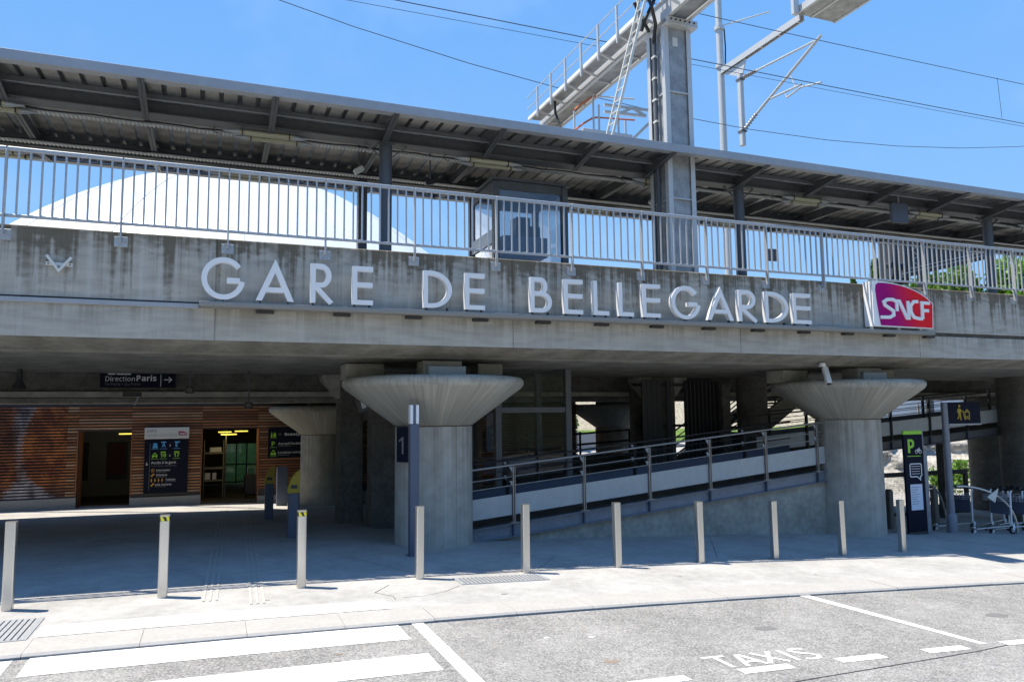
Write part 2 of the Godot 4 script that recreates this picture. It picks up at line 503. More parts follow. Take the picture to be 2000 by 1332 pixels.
# faded print on the slats at the left: pale blue and rust patches
func mural_tex() -> StandardMaterial3D:
	var w := 512; var h := 256
	var n := FastNoiseLite.new()
	n.seed = 31; n.frequency = 0.012; n.fractal_octaves = 4
	var n2 := FastNoiseLite.new()
	n2.seed = 32; n2.frequency = 0.05; n2.fractal_octaves = 3
	var out := PackedByteArray(); out.resize(w * h * 3)
	for y in h:
		for x in w:
			var u := float(x) / w; var v := float(y) / h
			var a := n.get_noise_2d(x, y); var b := n2.get_noise_2d(x, y * 2.0)
			var c := Vector3(0.20, 0.055, 0.022).lerp(Vector3(0.52, 0.17, 0.05), clampf(0.4 + a * 1.3 + b * 0.5, 0, 1))
			# a pale column that spreads at the foot
			var cx := 0.735 - 0.04 * sin(v * 4.0)
			var hw := 0.055 + 0.02 * cos(v * 6.0) + 0.20 * clampf((v - 0.78) * 3.0, 0, 1)
			var s := clampf((hw - absf(u - cx) + 0.03 * b) / 0.05, 0, 1)
			c = c.lerp(Vector3(0.32, 0.34, 0.39) * (1.0 + 1.2 * a + 0.4 * b), s * 0.8)
			var dk := clampf((0.10 - absf(u - 0.63 + 0.03 * a) + 0.05 * b) / 0.04, 0, 1) * clampf(1.2 - absf(v - 0.35) * 2.0, 0, 1)
			c = c.lerp(Vector3(0.07, 0.028, 0.022), dk * 0.7)
			var ft := clampf((v - 0.80 + 0.05 * b) * 8.0, 0, 1) * (1.0 - s)
			c = c.lerp(Vector3(0.11, 0.055, 0.04), ft * 0.8)
			var i := (y * w + x) * 3
			out[i] = sr(c.x); out[i + 1] = sr(c.y); out[i + 2] = sr(c.z)
	var m := mat(Color.WHITE, 0.8)
	m.albedo_texture = tex(Image.create_from_data(w, h, false, Image.FORMAT_RGB8, out))
	return m

# ---------------------------------------------------------------- the scene
func _ready() -> void:
	rng.seed = 11
	# camera: eye above the taxi rank, looking right along the front and a little upwards
	var cam := Camera3D.new()
	cam.name = "camera"
	cam.rotation_order = EULER_ORDER_YXZ
	cam.position = Vector3(0, 2.3, 0)
	cam.rotation = Vector3(deg_to_rad(5.639), deg_to_rad(-21.63), deg_to_rad(-0.646))
	cam.fov = 48.46
	cam.near = 0.1
	cam.far = 3000.0
	add_child(cam)
	cam.current = true
	var env := Environment.new()
	var sky := Sky.new()
	var sm := ProceduralSkyMaterial.new()
	sm.sky_top_color = Color(0.30, 0.52, 0.78)
	sm.sky_horizon_color = Color(0.52, 0.68, 0.83)
	sm.sky_curve = 0.30
	sm.sky_energy_multiplier = 1.0
	sm.ground_bottom_color = Color(0.35, 0.34, 0.32)
	sm.ground_horizon_color = Color(0.60, 0.66, 0.72)
	sm.sun_angle_max = 1.0
	sky.sky_material = sm
	# faint high wisps
	var cn := FastNoiseLite.new()
	cn.seed = 17; cn.frequency = 0.02; cn.fractal_octaves = 5; cn.domain_warp_enabled = true; cn.domain_warp_amplitude = 40.0
	var cim := Image.create(512, 256, false, Image.FORMAT_RGBA8)
	for y in 256:
		for x in 512:
			var an := TAU * x / 512.0
			var v := cn.get_noise_3d(cos(an) * 60.0 + y * 0.25, sin(an) * 60.0, y * 1.6)
			cim.set_pixel(x, y, Color(0.9, 0.95, 1.0, clampf(v * 0.45 + 0.02, 0.0, 0.16)))
	sm.sky_cover = ImageTexture.create_from_image(cim)
	sm.sky_cover_modulate = Color(0.55, 0.50, 0.45, 1.0)
	env.background_mode = Environment.BG_SKY
	env.sky = sky
	env.tonemap_mode = Environment.TONE_MAPPER_LINEAR
	env.tonemap_exposure = 1.65
	env.sdfgi_enabled = true
	env.ssao_enabled = true
	env.ssil_enabled = true
	var we := WorldEnvironment.new()
	we.name = "environment"
	we.environment = env
	add_child(we)
	var sun := DirectionalLight3D.new()
	sun.name = "sun"
	sun.light_energy = 1.6
	sun.light_color = Color(1.0, 0.96, 0.89)
	sun.light_angular_distance = 0.5
	sun.shadow_enabled = true
	add_child(sun)
	sun.look_at_from_position(Vector3(-38.5, 100, -20), Vector3.ZERO, Vector3(0, 0, 1))
	make_materials()
	land()
	viaduct()
	pillars()
	canopy()
	railing()
	sign_letters()
	logo_panel()
	gantry()
	catenary()
	lift()
	ramps()
	timber_building()
	under_deck()
	street_things()
	right_side()
	beyond()
	for c in get_children(): clean(c)

func clean(n: Node) -> void:
	for k in n.get_meta_list():
		if String(k).begins_with("n_") or k == "base": n.remove_meta(k)
	for c in n.get_children(): clean(c)

# ---------------------------------------------------------------- ground, road, kerb, markings
const KZ := -8.5          # front face of the kerb
const RO := -0.038        # road surface below the pavement

func land() -> void:
	var st := nst()
	st.set_smooth_group(3)
	# one sheet to the horizon, a little below everything laid on it
	var xs := [-1500.0, -300.0, -80.0, -30.0] + frange(-6.1, 26.0, 2.0) + [40.0, 80.0, 300.0, 1500.0]
	var zs := [1500.0, 300.0, 60.0, 20.0, -8.0, -13.5, -22.0, -31.5, -60.0, -300.0, -1500.0]
	gsheet(st, xs, zs, -0.30)
	struct("ground", st, M.ground)
	st = nst()
	gsheet(st, [-60.0, -30.0, -12.0] + frange(-6.1, 26.0, 0.8) + [40.0, 70.0], [KZ + 0.02, -6.0, 0.0, 8.0, 20.0], RO)
	struct("road", st, M.asphalt)
	st = nst()
	gsheet(st, [-40.0, -20.0, -12.0] + frange(-6.1, 26.0, 0.8) + [34.0, 50.0], [-31.5, -26.0, -20.0, -13.5, -10.0, KZ - 0.56], 0.0)
	struct("pavement", st, M.paving)
	# kerb of separate stones
	var kerb := Node3D.new()
	kerb.name = "kerb"; add_child(kerb); kerb.set_meta("kind", "structure")
	var x := -9.6
	while x < 24.0:
		var l := 1.0
		var s := nst()
		var a := g(x + 0.004); var b := g(x + l - 0.004)
		var o := Vector3(x + l * 0.5, (a + b) * 0.5 - 0.1, KZ - 0.28)
		var z0 := KZ; var z1 := KZ - 0.562
		var j := rng.randf_range(-0.003, 0.003)
		var xa := x + 0.002; var xb := x + l - 0.002
		var A := [Vector3(xa, a + j + 0.002, z1), Vector3(xb, b + j + 0.002, z1), Vector3(xb, b + j + 0.002, z0 - 0.03), Vector3(xa, a + j + 0.002, z0 - 0.03)]
		opoly(s, A, o)
		opoly(s, [A[3], A[2], Vector3(xb, b + j - 0.02, z0 - 0.004), Vector3(xa, a + j - 0.02, z0 - 0.004)], o)
		opoly(s, [Vector3(xb, b + j - 0.02, z0 - 0.004), Vector3(xa, a + j - 0.02, z0 - 0.004), Vector3(xa, a - 0.2, z0), Vector3(xb, b - 0.2, z0)], o)
		opoly(s, [A[0], A[3], Vector3(xa, a - 0.2, z0), Vector3(xa, a - 0.2, z1)], o)
		opoly(s, [A[1], A[2], Vector3(xb, b - 0.2, z0), Vector3(xb, b - 0.2, z1)], o)
		obj("kerb_stone", s, M.kerb, kerb)
		x += l
	# zebra crossing, bay lines, dashes
	var mk := func(pts: Array, off: float):
		var s := nst()
		gpoly(s, pts, off)
		var o := obj("road_marking", s, M.paint_road)
		o.set_meta("kind", "structure")
	var rect := func(x0, x1, z0, z1): return [Vector2(x0, z0), Vector2(x1, z0), Vector2(x1, z1), Vector2(x0, z1)]
	var R := RO + 0.004
	mk.call(rect.call(-1.62, 2.05, -9.56, -9.10), 0.005)
	mk.call(rect.call(-1.52, 1.98, -8.49, -7.92), R)
	mk.call(rect.call(-1.52, 2.02, -7.40, -6.87), R)
	mk.call(rect.call(-1.52, 2.02, -6.33, -5.80), R)
	mk.call(rect.call(-1.52, 2.02, -5.26, -4.73), R)
	mk.call(rect.call(-4.6, -1.655, -8.47, -7.90), R)
	mk.call(rect.call(-4.6, -1.655, -7.40, -6.87), R)
	mk.call(rect.call(2.13, 2.27, -8.52, -5.9), R)
	mk.call([Vector2(7.58, -8.52), Vector2(7.75, -8.52), Vector2(7.92, -6.03), Vector2(7.81, -6.03)], R)
	mk.call([Vector2(13.3, -8.52), Vector2(13.45, -8.52), Vector2(13.55, -6.03), Vector2(13.42, -6.03)], R)
	for k in 9:
		var x0 := 3.45 + 1.165 * k
		mk.call(rect.call(x0, x0 + 0.59, -6.06, -5.92), R)
	# TAXIS, painted letter by letter
	var z0 := -6.11; var z1 := -6.44; var zm := -6.26
	var V := func(u, v): return Vector2(u, lerpf(z0, z1, v))
	for strokes in [
		[[V.call(4.50, 1.0), V.call(4.76, 1.0)], [V.call(4.635, 0.93), V.call(4.635, 0.0)]],
		[[V.call(4.80, 0.0), V.call(4.90, 1.0)], [V.call(4.925, 1.0), V.call(5.03, 0.0)], [V.call(4.85, 0.33), V.call(4.985, 0.33)]],
		[[V.call(5.07, 1.0), V.call(5.30, 0.0)], [V.call(5.29, 1.0), V.call(5.195, 0.58)], [V.call(5.165, 0.42), V.call(5.06, 0.0)]],
		[[V.call(5.415, 1.0), V.call(5.415, 0.0)]],
		[[V.call(5.72, 0.92), V.call(5.66, 1.0), V.call(5.57, 0.98), V.call(5.54, 0.80), V.call(5.58, 0.62), V.call(5.68, 0.45), V.call(5.72, 0.25), V.call(5.68, 0.05), V.call(5.59, 0.0), V.call(5.52, 0.08)]]]:
		var s := nst()
		for p in strokes: gstroke(s, p, 0.048, R)
		var o := obj("road_marking", s, M.paint_road)
		o.set_meta("kind", "structure")
	# guide strips towards the station door
	for sd in [[-0.035, 0.36], [0.50, 0.91]]:
		for k in 3:
			var s := nst()
			var xa: float = sd[0] + 0.075 * k; var xb: float = sd[1] + 0.075 * k
			var zz := frange(-10.17 + (0.33 if sd[0] > 0.2 else 0.0), -24.6, 1.2)
			for i in zz.size() - 1:
				var t0: float = float(i) / (zz.size() - 1); var t1: float = float(i + 1) / (zz.size() - 1)
				var p0 := lerpf(xa, xb, t0); var p1 := lerpf(xa, xb, t1)
				gpoly(s, [Vector2(p0 - 0.016, zz[i]), Vector2(p0 + 0.016, zz[i]), Vector2(p1 + 0.016, zz[i + 1]), Vector2(p1 - 0.016, zz[i + 1])], 0.006)
			var o := obj("guide_strip", s, M.guide)
			o.set_meta("kind", "structure")
	# pale joints in the pavement
	for c in [[1.9, 2.9, -13.2, -10.9], [4.7, 5.5, -10.9, -12.0], [9.8, 8.3, -13.6, -11.3]]:
		var s := nst()
		gstroke(s, [Vector2(c[0], c[2]), Vector2(lerpf(c[0], c[1], 0.5) + 0.02, (c[2] + c[3]) * 0.5), Vector2(c[1], c[3])], 0.008, 0.004)
		var o := obj("pavement_joint", s, M.dark_metal)
		o.set_meta("kind", "structure")
	# cracks: one along the road, one in the pavement
	for c in [[[Vector2(4.4, -5.55), Vector2(5.03, -5.62), Vector2(6.0, -5.70), Vector2(6.9, -5.78), Vector2(7.5, -5.84), Vector2(8.3, -5.97), Vector2(8.9, -6.03), Vector2(10.0, -6.05), Vector2(12.0, -6.1)], RO + 0.003, 0.014], [[Vector2(2.29, -10.40), Vector2(2.02, -10.0), Vector2(2.12, -9.85), Vector2(2.20, -9.74), Vector2(2.19, -9.55)], 0.003, 0.007], [[Vector2(3.2, -10.1), Vector2(2.9, -9.8), Vector2(2.6, -9.65), Vector2(2.3, -9.62)], 0.003, 0.006]]:
		var s := nst()
		gstroke(s, c[0], c[2], c[1])
		var o := obj("crack", s, M.dark_metal)
		o.set_meta("kind", "structure")
	# flecks and stains on the road
	for c in [[3.35, -7.55, 0.045, 0.02, M.paint_road], [3.82, -7.43, 0.04, 0.02, M.paint_road], [3.62, -6.62, 0.10, 0.05, M.rust_stain], [1.2, -7.65, 0.05, 0.02, M.rust_stain], [5.9, -7.2, 0.16, 0.09, M.oil_stain], [9.4, -7.0, 0.2, 0.1, M.oil_stain], [6.6, -9.9, 0.03, 0.015, M.oil_stain], [3.6, -9.45, 0.05, 0.02, M.oil_stain], [8.9, -9.6, 0.035, 0.02, M.oil_stain], [0.7, -10.0, 0.03, 0.015, M.oil_stain]]:
		var s := nst()
		var pg := []
		for k in 9:
			var a := TAU * k / 9.0
			var q := rng.randf_range(0.75, 1.15)
			pg.append(Vector2(c[0] + cos(a) * c[2] * q, c[1] + sin(a) * c[3] * q))
		gpoly(s, Geometry2D.convex_hull(PackedVector2Array(pg)).slice(1), (RO if c[1] > -8.4 else 0.0) + 0.0022)
		var o := obj("stain", s, c[4])
		o.set_meta("kind", "structure")
	# drain grates
	for d in [[3.24, 4.56, -10.56, -10.13, "steel drain grate with cross bars beside the fourth bollard"], [-2.75, -1.66, -9.95, -9.02, "square steel drain grate at the left end of the zebra crossing"]]:
		var t := thing("drain_grate", d[4], "drain grate", Vector3(d[0], g(d[0]), d[3]))
		var f := nst()
		var w: float = d[1] - d[0]; var dz: float = d[2] - d[3]
		var dy: float = g(d[1]) - g(d[0])
		var bs := Basis(Vector3(w, dy, 0).normalized(), Vector3.UP, Vector3(0, 0, 1))
		var c := Vector3(w / 2, dy / 2, dz / 2)
		for e in [-1, 1]:
			box(f, c + bs * Vector3(0, 0.004, e * (absf(dz) / 2 - 0.015)), Vector3(w, 0.012, 0.03), bs)
			box(f, c + bs * Vector3(e * (w / 2 - 0.015), 0.004, 0), Vector3(0.03, 0.0119, absf(dz) - 0.06), bs)
		obj("frame", f, M.galv, t)
		f = nst()
		box(f, c + bs * Vector3(0, -0.0005, 0), Vector3(w - 0.06, 0.008, absf(dz) - 0.06), bs)
		obj("tray", f, M.dark_metal, t)
		var nb := int(w / 0.06)
		for k in nb:
			f = nst()
			box(f, c + bs * Vector3(-w / 2 + 0.05 + (w - 0.1) * k / (nb - 1), 0.006, 0), Vector3(0.042, 0.010, absf(dz) - 0.062), bs)
			obj("grate_bar", f, M.galv, t)

# ---------------------------------------------------------------- the raised platform
const FZ := -12.1
const TOP := 5.02

func uvq(st: SurfaceTool, a: Vector3, b: Vector3, c: Vector3, d: Vector3, u0: float, u1: float, v0 := 0.0, v1 := 1.0) -> void:
	# a: lower left, b: lower right, c: upper right, d: upper left, seen from outside
	var u := [Vector2(u0, v1), Vector2(u1, v1), Vector2(u1, v0), Vector2(u0, v0)]
	var p := [a, b, c, d]
	for k in [0, 2, 1, 0, 3, 2]:
		st.set_uv(u[k]); st.add_vertex(p[k])

func viaduct() -> void:
	var t := thing("station_viaduct", "long raised concrete platform with rain-streaked parapet crossing the whole front", "viaduct")
	var x0 := -45.0; var x1 := 60.0
	var L := 24.0
	var zb := FZ - 0.28
	# parapet: streaked face, top, back
	var st := nst()
	var n := 80
	for i in n:
		var a := lerpf(x0, x1, float(i) / n); var b := lerpf(x0, x1, float(i + 1) / n)
		uvq(st, Vector3(a, 4.035, FZ), Vector3(b, 4.035, FZ), Vector3(b, TOP - 0.015, FZ), Vector3(a, TOP - 0.015, FZ), a / L, b / L, 0.02, 0.98)
		uvq(st, Vector3(a, TOP - 0.015, FZ), Vector3(b, TOP - 0.015, FZ), Vector3(b, TOP, FZ - 0.015), Vector3(a, TOP, FZ - 0.015), a / L, b / L, 0.0, 0.02)
		uvq(st, Vector3(a, TOP, FZ - 0.015), Vector3(b, TOP, FZ - 0.015), Vector3(b, TOP, zb), Vector3(a, TOP, zb), a / L, b / L, 0.0, 0.05)
	obj_uv("parapet", st, M.parapet, t)
	st = nst()
	for i in n:
		var a := lerpf(x0, x1, float(i) / n); var b := lerpf(x0, x1, float(i + 1) / n)
		uvq(st, Vector3(a, 3.47, FZ + 0.012), Vector3(b, 3.47, FZ + 0.012), Vector3(b, 3.95, FZ + 0.012), Vector3(a, 3.95, FZ + 0.012), a / L, b / L)
	obj_uv("edge_beam", st, M.fascia_band, t)
	# groove between the two, chamfer, soffit
	st = nst()
	var y := [[3.95, FZ + 0.012], [3.95, FZ - 0.05], [4.035, FZ - 0.05], [4.035, FZ]]
	for k in 3:
		var o := Vector3(0, 3.99, FZ - 0.2)
		opoly(st, [Vector3(x0, y[k][0], y[k][1]), Vector3(x1, y[k][0], y[k][1]), Vector3(x1, y[k + 1][0], y[k + 1][1]), Vector3(x0, y[k + 1][0], y[k + 1][1])], o)
	obj("groove", st, M.concrete_dark, t)
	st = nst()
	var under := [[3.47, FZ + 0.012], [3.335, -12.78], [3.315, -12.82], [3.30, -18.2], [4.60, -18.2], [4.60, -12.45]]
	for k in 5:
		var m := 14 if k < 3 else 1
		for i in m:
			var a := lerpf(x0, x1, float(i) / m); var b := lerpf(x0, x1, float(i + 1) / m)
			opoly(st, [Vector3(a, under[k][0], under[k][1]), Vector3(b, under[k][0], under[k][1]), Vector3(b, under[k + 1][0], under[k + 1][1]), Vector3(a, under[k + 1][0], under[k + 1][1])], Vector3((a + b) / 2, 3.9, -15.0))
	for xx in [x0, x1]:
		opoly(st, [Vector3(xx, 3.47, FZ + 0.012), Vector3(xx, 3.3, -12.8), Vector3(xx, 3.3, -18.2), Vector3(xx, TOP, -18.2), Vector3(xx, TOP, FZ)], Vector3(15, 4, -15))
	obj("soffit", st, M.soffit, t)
	st = nst()
	bx(st, Vector3(x0, 4.604, zb + 0.004), Vector3(x1, 4.90, -19.6))
	obj("platform_floor", st, M.concrete, t)
	# steel channel that fills the groove at the left
	st = nst()
	bx(st, Vector3(x0, 3.935, FZ - 0.04), Vector3(-0.215, 4.008, FZ + 0.05), 0.006)
	obj("channel", st, M.fascia, t)
	# second and third decks behind, with edge girders
	var t2 := thing("rear_deck", "dark concrete track deck with edge girders behind the platform", "viaduct")
	st = nst()
	bx(st, Vector3(x0 - 8, 3.32, -18.952), Vector3(x1, 4.4, -23.5))
	bx(st, Vector3(0.9, 3.32, -23.504), Vector3(16.5, 4.4, -31.0))
	bx(st, Vector3(x0 - 8, 3.32, -26.7), Vector3(0.896, 4.4, -31.0))
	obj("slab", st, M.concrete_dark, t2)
	for gd in [[-18.9, 2.93, 2.81, 0.22], [-23.3, 2.90, 2.75, 0.2]]:
		st = nst()
		bx(st, Vector3(x0 - 8, gd[1], gd[0] - 0.05), Vector3(x1, 3.75 if gd[0] > -19 else 3.318, gd[0] + 0.05))
		obj("girder_web", st, M.concrete_dark, t2)
		st = nst()
		bx(st, Vector3(x0 - 8, gd[2], gd[0] - gd[3]), Vector3(x1, gd[1] - 0.002, gd[0] + gd[3]), 0.01)
		obj("girder_flange", st, M.concrete, t2)
	st = nst()
	bar(st, Vector3(-7.5, 3.9, -26.7), Vector3(-2.0, 3.9, -23.5), 0.16, 0.16)
	obj("brace", st, M.dark_metal, t2)
	st = nst()
	bar(st, Vector3(-3.0, 3.9, -26.7), Vector3(0.5, 3.9, -23.5), 0.16, 0.16)
	obj("brace", st, M.dark_metal, t2)

func obj_uv(called: String, st: SurfaceTool, m: Material, parent: Node) -> void:
	st.generate_normals()
	st.generate_tangents()
	var mi := MeshInstance3D.new()
	mi.mesh = st.commit()
	mi.material_override = m
	put(mi, called, parent)

# flared column: shaft, cone with board marks, bearing pads
func mushroom(label: String, x: float, z: float, yb: float, yrim: float, r: float, rr: float, main: bool) -> Node3D:
	var t := thing("flared_column", label, "column", Vector3(x, 0, z), "flared concrete columns")
	var neck := yrim - 0.77
	var st := nst()
	st.set_smooth_group(2)
	for i in 64:
		var u0 := TAU * i / 64; var u1 := TAU * (i + 1) / 64
		var a := Vector3(cos(u1) * r, yb - 0.25, sin(u1) * r); var b := Vector3(cos(u0) * r, yb - 0.25, sin(u0) * r)
		var up := Vector3(0, neck - yb + 0.24, 0)
		uvq(st, a, b, b + up, a + up, 1.0 - float(i + 1) / 64, 1.0 - float(i) / 64)
	obj_uv("shaft", st, M.shaft, t)
	st = nst()
	# the cone with its own unwrapped texture
	var prof := [[r - 0.03, neck], [r + 0.015, neck + 0.02], [rr - 0.05, yrim - 0.09], [rr, yrim - 0.02], [rr, yrim + 0.05], [rr - 0.05, yrim + 0.10], [rr - 0.14, yrim + 0.115], [0.0, yrim + 0.11]]
	st.set_smooth_group(2)
	var n := 72
	for k in prof.size() - 1:
		for i in n:
			var u0 := float(i) / n; var u1 := float(i + 1) / n
			var d0 := Vector3(cos(TAU * u0), 0, sin(TAU * u0)); var d1 := Vector3(cos(TAU * u1), 0, sin(TAU * u1))
			var a: Vector3 = d0 * prof[k][0] + Vector3(0, prof[k][1], 0); var b: Vector3 = d1 * prof[k][0] + Vector3(0, prof[k][1], 0)
			var e: Vector3 = d1 * prof[k + 1][0] + Vector3(0, prof[k + 1][1], 0); var f: Vector3 = d0 * prof[k + 1][0] + Vector3(0, prof[k + 1][1], 0)
			var v0 := 1.0 - float(k) / prof.size(); var v1 := 1.0 - float(k + 1) / prof.size()
			var tri := [[a, u0, v0], [e, u1, v1], [b, u1, v0], [a, u0, v0], [f, u0, v1], [e, u1, v1]]
			for q in (tri if k < prof.size() - 2 else tri.slice(0, 3)):
				st.set_uv(Vector2(q[1], q[2])); st.add_vertex(q[0])
	st.generate_normals()
	var mi := MeshInstance3D.new()
	mi.mesh = st.commit(); mi.material_override = M.cone
	put(mi, "cone", t)
	if main:
		for p in [[-1.25, -0.55, 0.36, 0.30], [-0.05, 0.55, 0.36, 0.24], [1.05, 0.0, 0.25, 0.25]]:
			st = nst()
			bx(st, Vector3(p[0] - p[2], yrim + 0.10, p[1] - p[3]), Vector3(p[0] + p[2], 3.296, p[1] + p[3]), 0.01)
			obj("bearing_pad", st, M.concrete, t)
		st = nst()
		bx(st, Vector3(-0.35, yrim + 0.112, 0.62), Vector3(0.35, 3.20, 0.9), 0.01)
		obj("bearing_plate", st, M.galv, t)
	else:
		st = nst()
		bx(st, Vector3(-0.5, yrim + 0.10, -0.5), Vector3(0.5, 3.318, 0.5), 0.01)
		obj("bearing_pad", st, M.concrete_dark, t)
	return t

func pillars() -> void:
	mushroom("left large round concrete column with flared top, beside the slim grey luminaire post", 3.89, -13.85, gy(3.9, -13.9), 2.90, 0.72, 1.70, true)
	mushroom("right large round concrete column with flared top, at the upper end of the ramp", 14.02, -13.85, gy(14, -13.9), 2.90, 0.72, 1.70, true)
	mushroom("dark flared column in front of the timber wall beside the wayfinding sign", 3.35, -24.7, gy(3.4, -25.4), 2.55, 0.72, 1.70, false)
	mushroom("flared column far behind the ramp against the sunlit bank", 14.5, -26.0, gy(14.5, -26), 2.58, 0.70, 1.70, false)
	# plain columns further in
	var sq := func(label, x, z, w, d, haunch):
		var t := thing("concrete_column", label, "column", Vector3(x, 0, z))
		var st := nst()
		bx(st, Vector3(-w / 2, gy(x, z) - 0.2, -d / 2), Vector3(w / 2, 3.298, d / 2), 0.02)
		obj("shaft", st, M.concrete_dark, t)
		if haunch:
			for e in [-1, 1]:
				st = nst()
				prism(st, [Vector2(e * w / 2, 2.75), Vector2(e * (w / 2 + 0.40), 3.18), Vector2(e * (w / 2 + 0.40), 3.297), Vector2(e * w / 2, 3.297)], -d / 2 + 0.01, d / 2 - 0.01)
				obj("haunch", st, M.concrete, t)
	sq.call("dark square column with sloping haunches left of the large column", 3.05, -18.2, 0.55, 0.6, true)
	sq.call("dark column half hidden directly behind the left large column", 3.72, -17.0, 0.86, 0.6, false)
	sq.call("dark square column with haunches beside the vertical louvre screen", 11.45, -18.0, 0.72, 0.6, true)
	var rd := func(label, x, z, r):
		var t := thing("round_column", label, "column", Vector3(x, 0, z))
		var st := nst()
		lathe(st, Vector3.ZERO, [[r, gy(x, z) - 0.3], [r, 3.31]], 40)
		obj("shaft", st, M.concrete_dark, t)
	rd.call("plain round column standing between the louvre screen and the right flared column", 14.15, -17.4, 0.42)
	rd.call("round column half in sun behind the luggage trolleys", 27.3, -20.0, 0.82)
	rd.call("dark round column cut off by the right edge of the view", 23.35, -16.0, 0.74)

# ---------------------------------------------------------------- platform canopy
func canopy() -> void:
	var t := thing("platform_canopy", "long grey steel platform canopy with corrugated roof above the railing", "canopy")
	var x0 := -7.0; var x1 := 42.0
	var zf := -13.2; var zr := -18.35
	# corrugated sheet: flat pans with narrow raised ribs
	var st := nst()
	var x := x0
	var H := 7.925
	while x < x1:
		var xs := [x, x + 0.225, x + 0.240, x + 0.292, x + 0.307]
		var hs := [0.0, 0.0, 0.075, 0.075, 0.0]
		for k in 4:
			for zz in [[zf - 0.03, -15.75], [-15.75, zr + 0.03]]:
				var lift: Array = [0.0, 0.10] if zz[0] > -14 else [0.10, 0.0]
				opoly(st, [Vector3(xs[k], H + hs[k] + lift[0], zz[0]), Vector3(xs[k + 1], H + hs[k + 1] + lift[0], zz[0]), Vector3(xs[k + 1], H + hs[k + 1] + lift[1], zz[1]), Vector3(xs[k], H + hs[k] + lift[1], zz[1])], Vector3(x + 0.15, 100, zz[0]))
		x += 0.307
	obj("roof_sheet", st, M.deck_sheet, t)
	st = nst()
	bx(st, Vector3(x0, 8.03, -14.3), Vector3(x1, 8.13, -17.2))
	obj("roof_cover", st, M.fascia, t)
	# front and rear edge: a folded fascia with a lip below
	for e in [[zf, 1.0], [zr, -1.0]]:
		st = nst()
		bx(st, Vector3(x0, 7.845, e[0] - 0.012), Vector3(x1, 8.005, e[0] + 0.012), 0.003)
		obj("fascia", st, M.fascia, t)
		st = nst()
		bx(st, Vector3(x0, 7.835, e[0] + e[1] * 0.010), Vector3(x1, 7.844, e[0] - e[1] * 0.16), 0.002)
		obj("fascia_lip", st, M.galv, t)
	# longitudinal I beams
	for z in [-14.5, -17.05]:
		st = nst()
		bx(st, Vector3(x0, 7.715, z - 0.012), Vector3(x1, 7.972, z + 0.012))
		obj("beam_web", st, M.canopy_paint, t)
		st = nst()
		bx(st, Vector3(x0, 7.69, z - 0.17), Vector3(x1, 7.714, z + 0.17), 0.004)
		obj("beam_flange", st, M.canopy_paint, t)
	# angle purlins; pale strip stands for the light at the roof slit
	for z in [-14.12, -17.45]:
		st = nst()
		bx(st, Vector3(x0, 7.865, z - 0.02), Vector3(x1, 7.955, z + 0.02))
		obj("purlin", st, M.canopy_paint, t)
		st = nst()
		bx(st, Vector3(x0, 7.852, z - 0.024), Vector3(x1, 7.863, z + 0.024))
		obj("purlin_lip", st, M.galv, t)
	# cable trays under the roof between the beams
	for z in [-14.92, -16.62]:
		st = nst()
		bx(st, Vector3(x0, 7.68, z - 0.07), Vector3(x1, 7.70, z + 0.07))
		obj("cable_tray", st, M.galv, t)
		st = nst()
		var q := x0
		while q < 22.0:
			box(st, Vector3(q, 7.674, z), Vector3(0.022, 0.014, 0.15))
			q += 0.07
		var ribs := obj("tray_ribs", st, M.off_white, t)
		ribs.set_meta("kind", "stuff")
		st = nst()
		var pts := []
		for k in 140: pts.append(Vector3(x0 + k * 0.35, 7.712 + 0.014 * sin(k * 1.9), z + 0.075 + 0.006 * sin(k * 0.7)))
		tube(st, pts, 0.014, 5)
		obj("cable", st, M.black, t)
	# rafters: front cantilever, middle bay, rear cantilever, tapered
	for k in 21:
		var rx := -5.46 + 2.12 * k
		if absf(rx - 9.40) < 0.3: rx = 9.02
		for seg in [[-14.48, zf - 0.02, 0.30, 0.09], [-14.52, -17.03, 0.24, 0.24], [-17.07, zr + 0.02, 0.30, 0.09]]:
			if seg[3] > 0.2 and rx > 5.4 and rx < 7.5: continue
			var s := nst()
			var a: float = seg[0]; var b: float = seg[1]
			var top := 7.975 if seg[3] > 0.2 else 7.925
			var xf := Transform3D(Basis(Vector3(0, 0, 1), Vector3.UP, Vector3(-1, 0, 0)), Vector3(rx, 0, 0))
			prism(s, [Vector2(a, top - seg[2]), Vector2(b, top - seg[3]), Vector2(b, top), Vector2(a, top)], -0.006, 0.006, xf)
			for e in [-1.0, 1.0]:
				prism(s, [Vector2(a, top - seg[2] - 0.012), Vector2(b, top - seg[3] - 0.012), Vector2(b, top - seg[3]), Vector2(a, top - seg[2])], e * 0.0061, e * 0.055, xf)
			obj("rafter", s, M.canopy_paint, t)
	# posts
	for px in [3.09, 11.65, 20.2]:
		for zz in [-14.5, -17.05]:
			if zz < -16 and px > 4.0: continue
			st = nst()
			if zz > -16:
				cyl(st, Vector3(px, 4.9, zz), Vector3(px, 7.66, zz), 0.125, 0.125, 24)
				box(st, Vector3(px, 7.675, zz), Vector3(0.34, 0.028, 0.3))
			else:
				bx(st, Vector3(px - 0.1, 4.9, zz - 0.12), Vector3(px + 0.1, 7.69, zz + 0.12), 0.01)
			var p := obj("post", st, M.canopy_post, t)
			for e in [-1.0, 1.0]:
				st = nst()
				bar(st, Vector3(px + e * 0.12, 7.45, zz), Vector3(px + e * 0.42, 7.685, zz), 0.05, 0.02)
				obj("knee_brace", st, M.canopy_paint, p)
	# paired tubular lamps hung under the beams
	var first: Node3D = null
	var k := 0
	var words := ["first", "second", "third", "fourth", "fifth", "sixth", "seventh"]
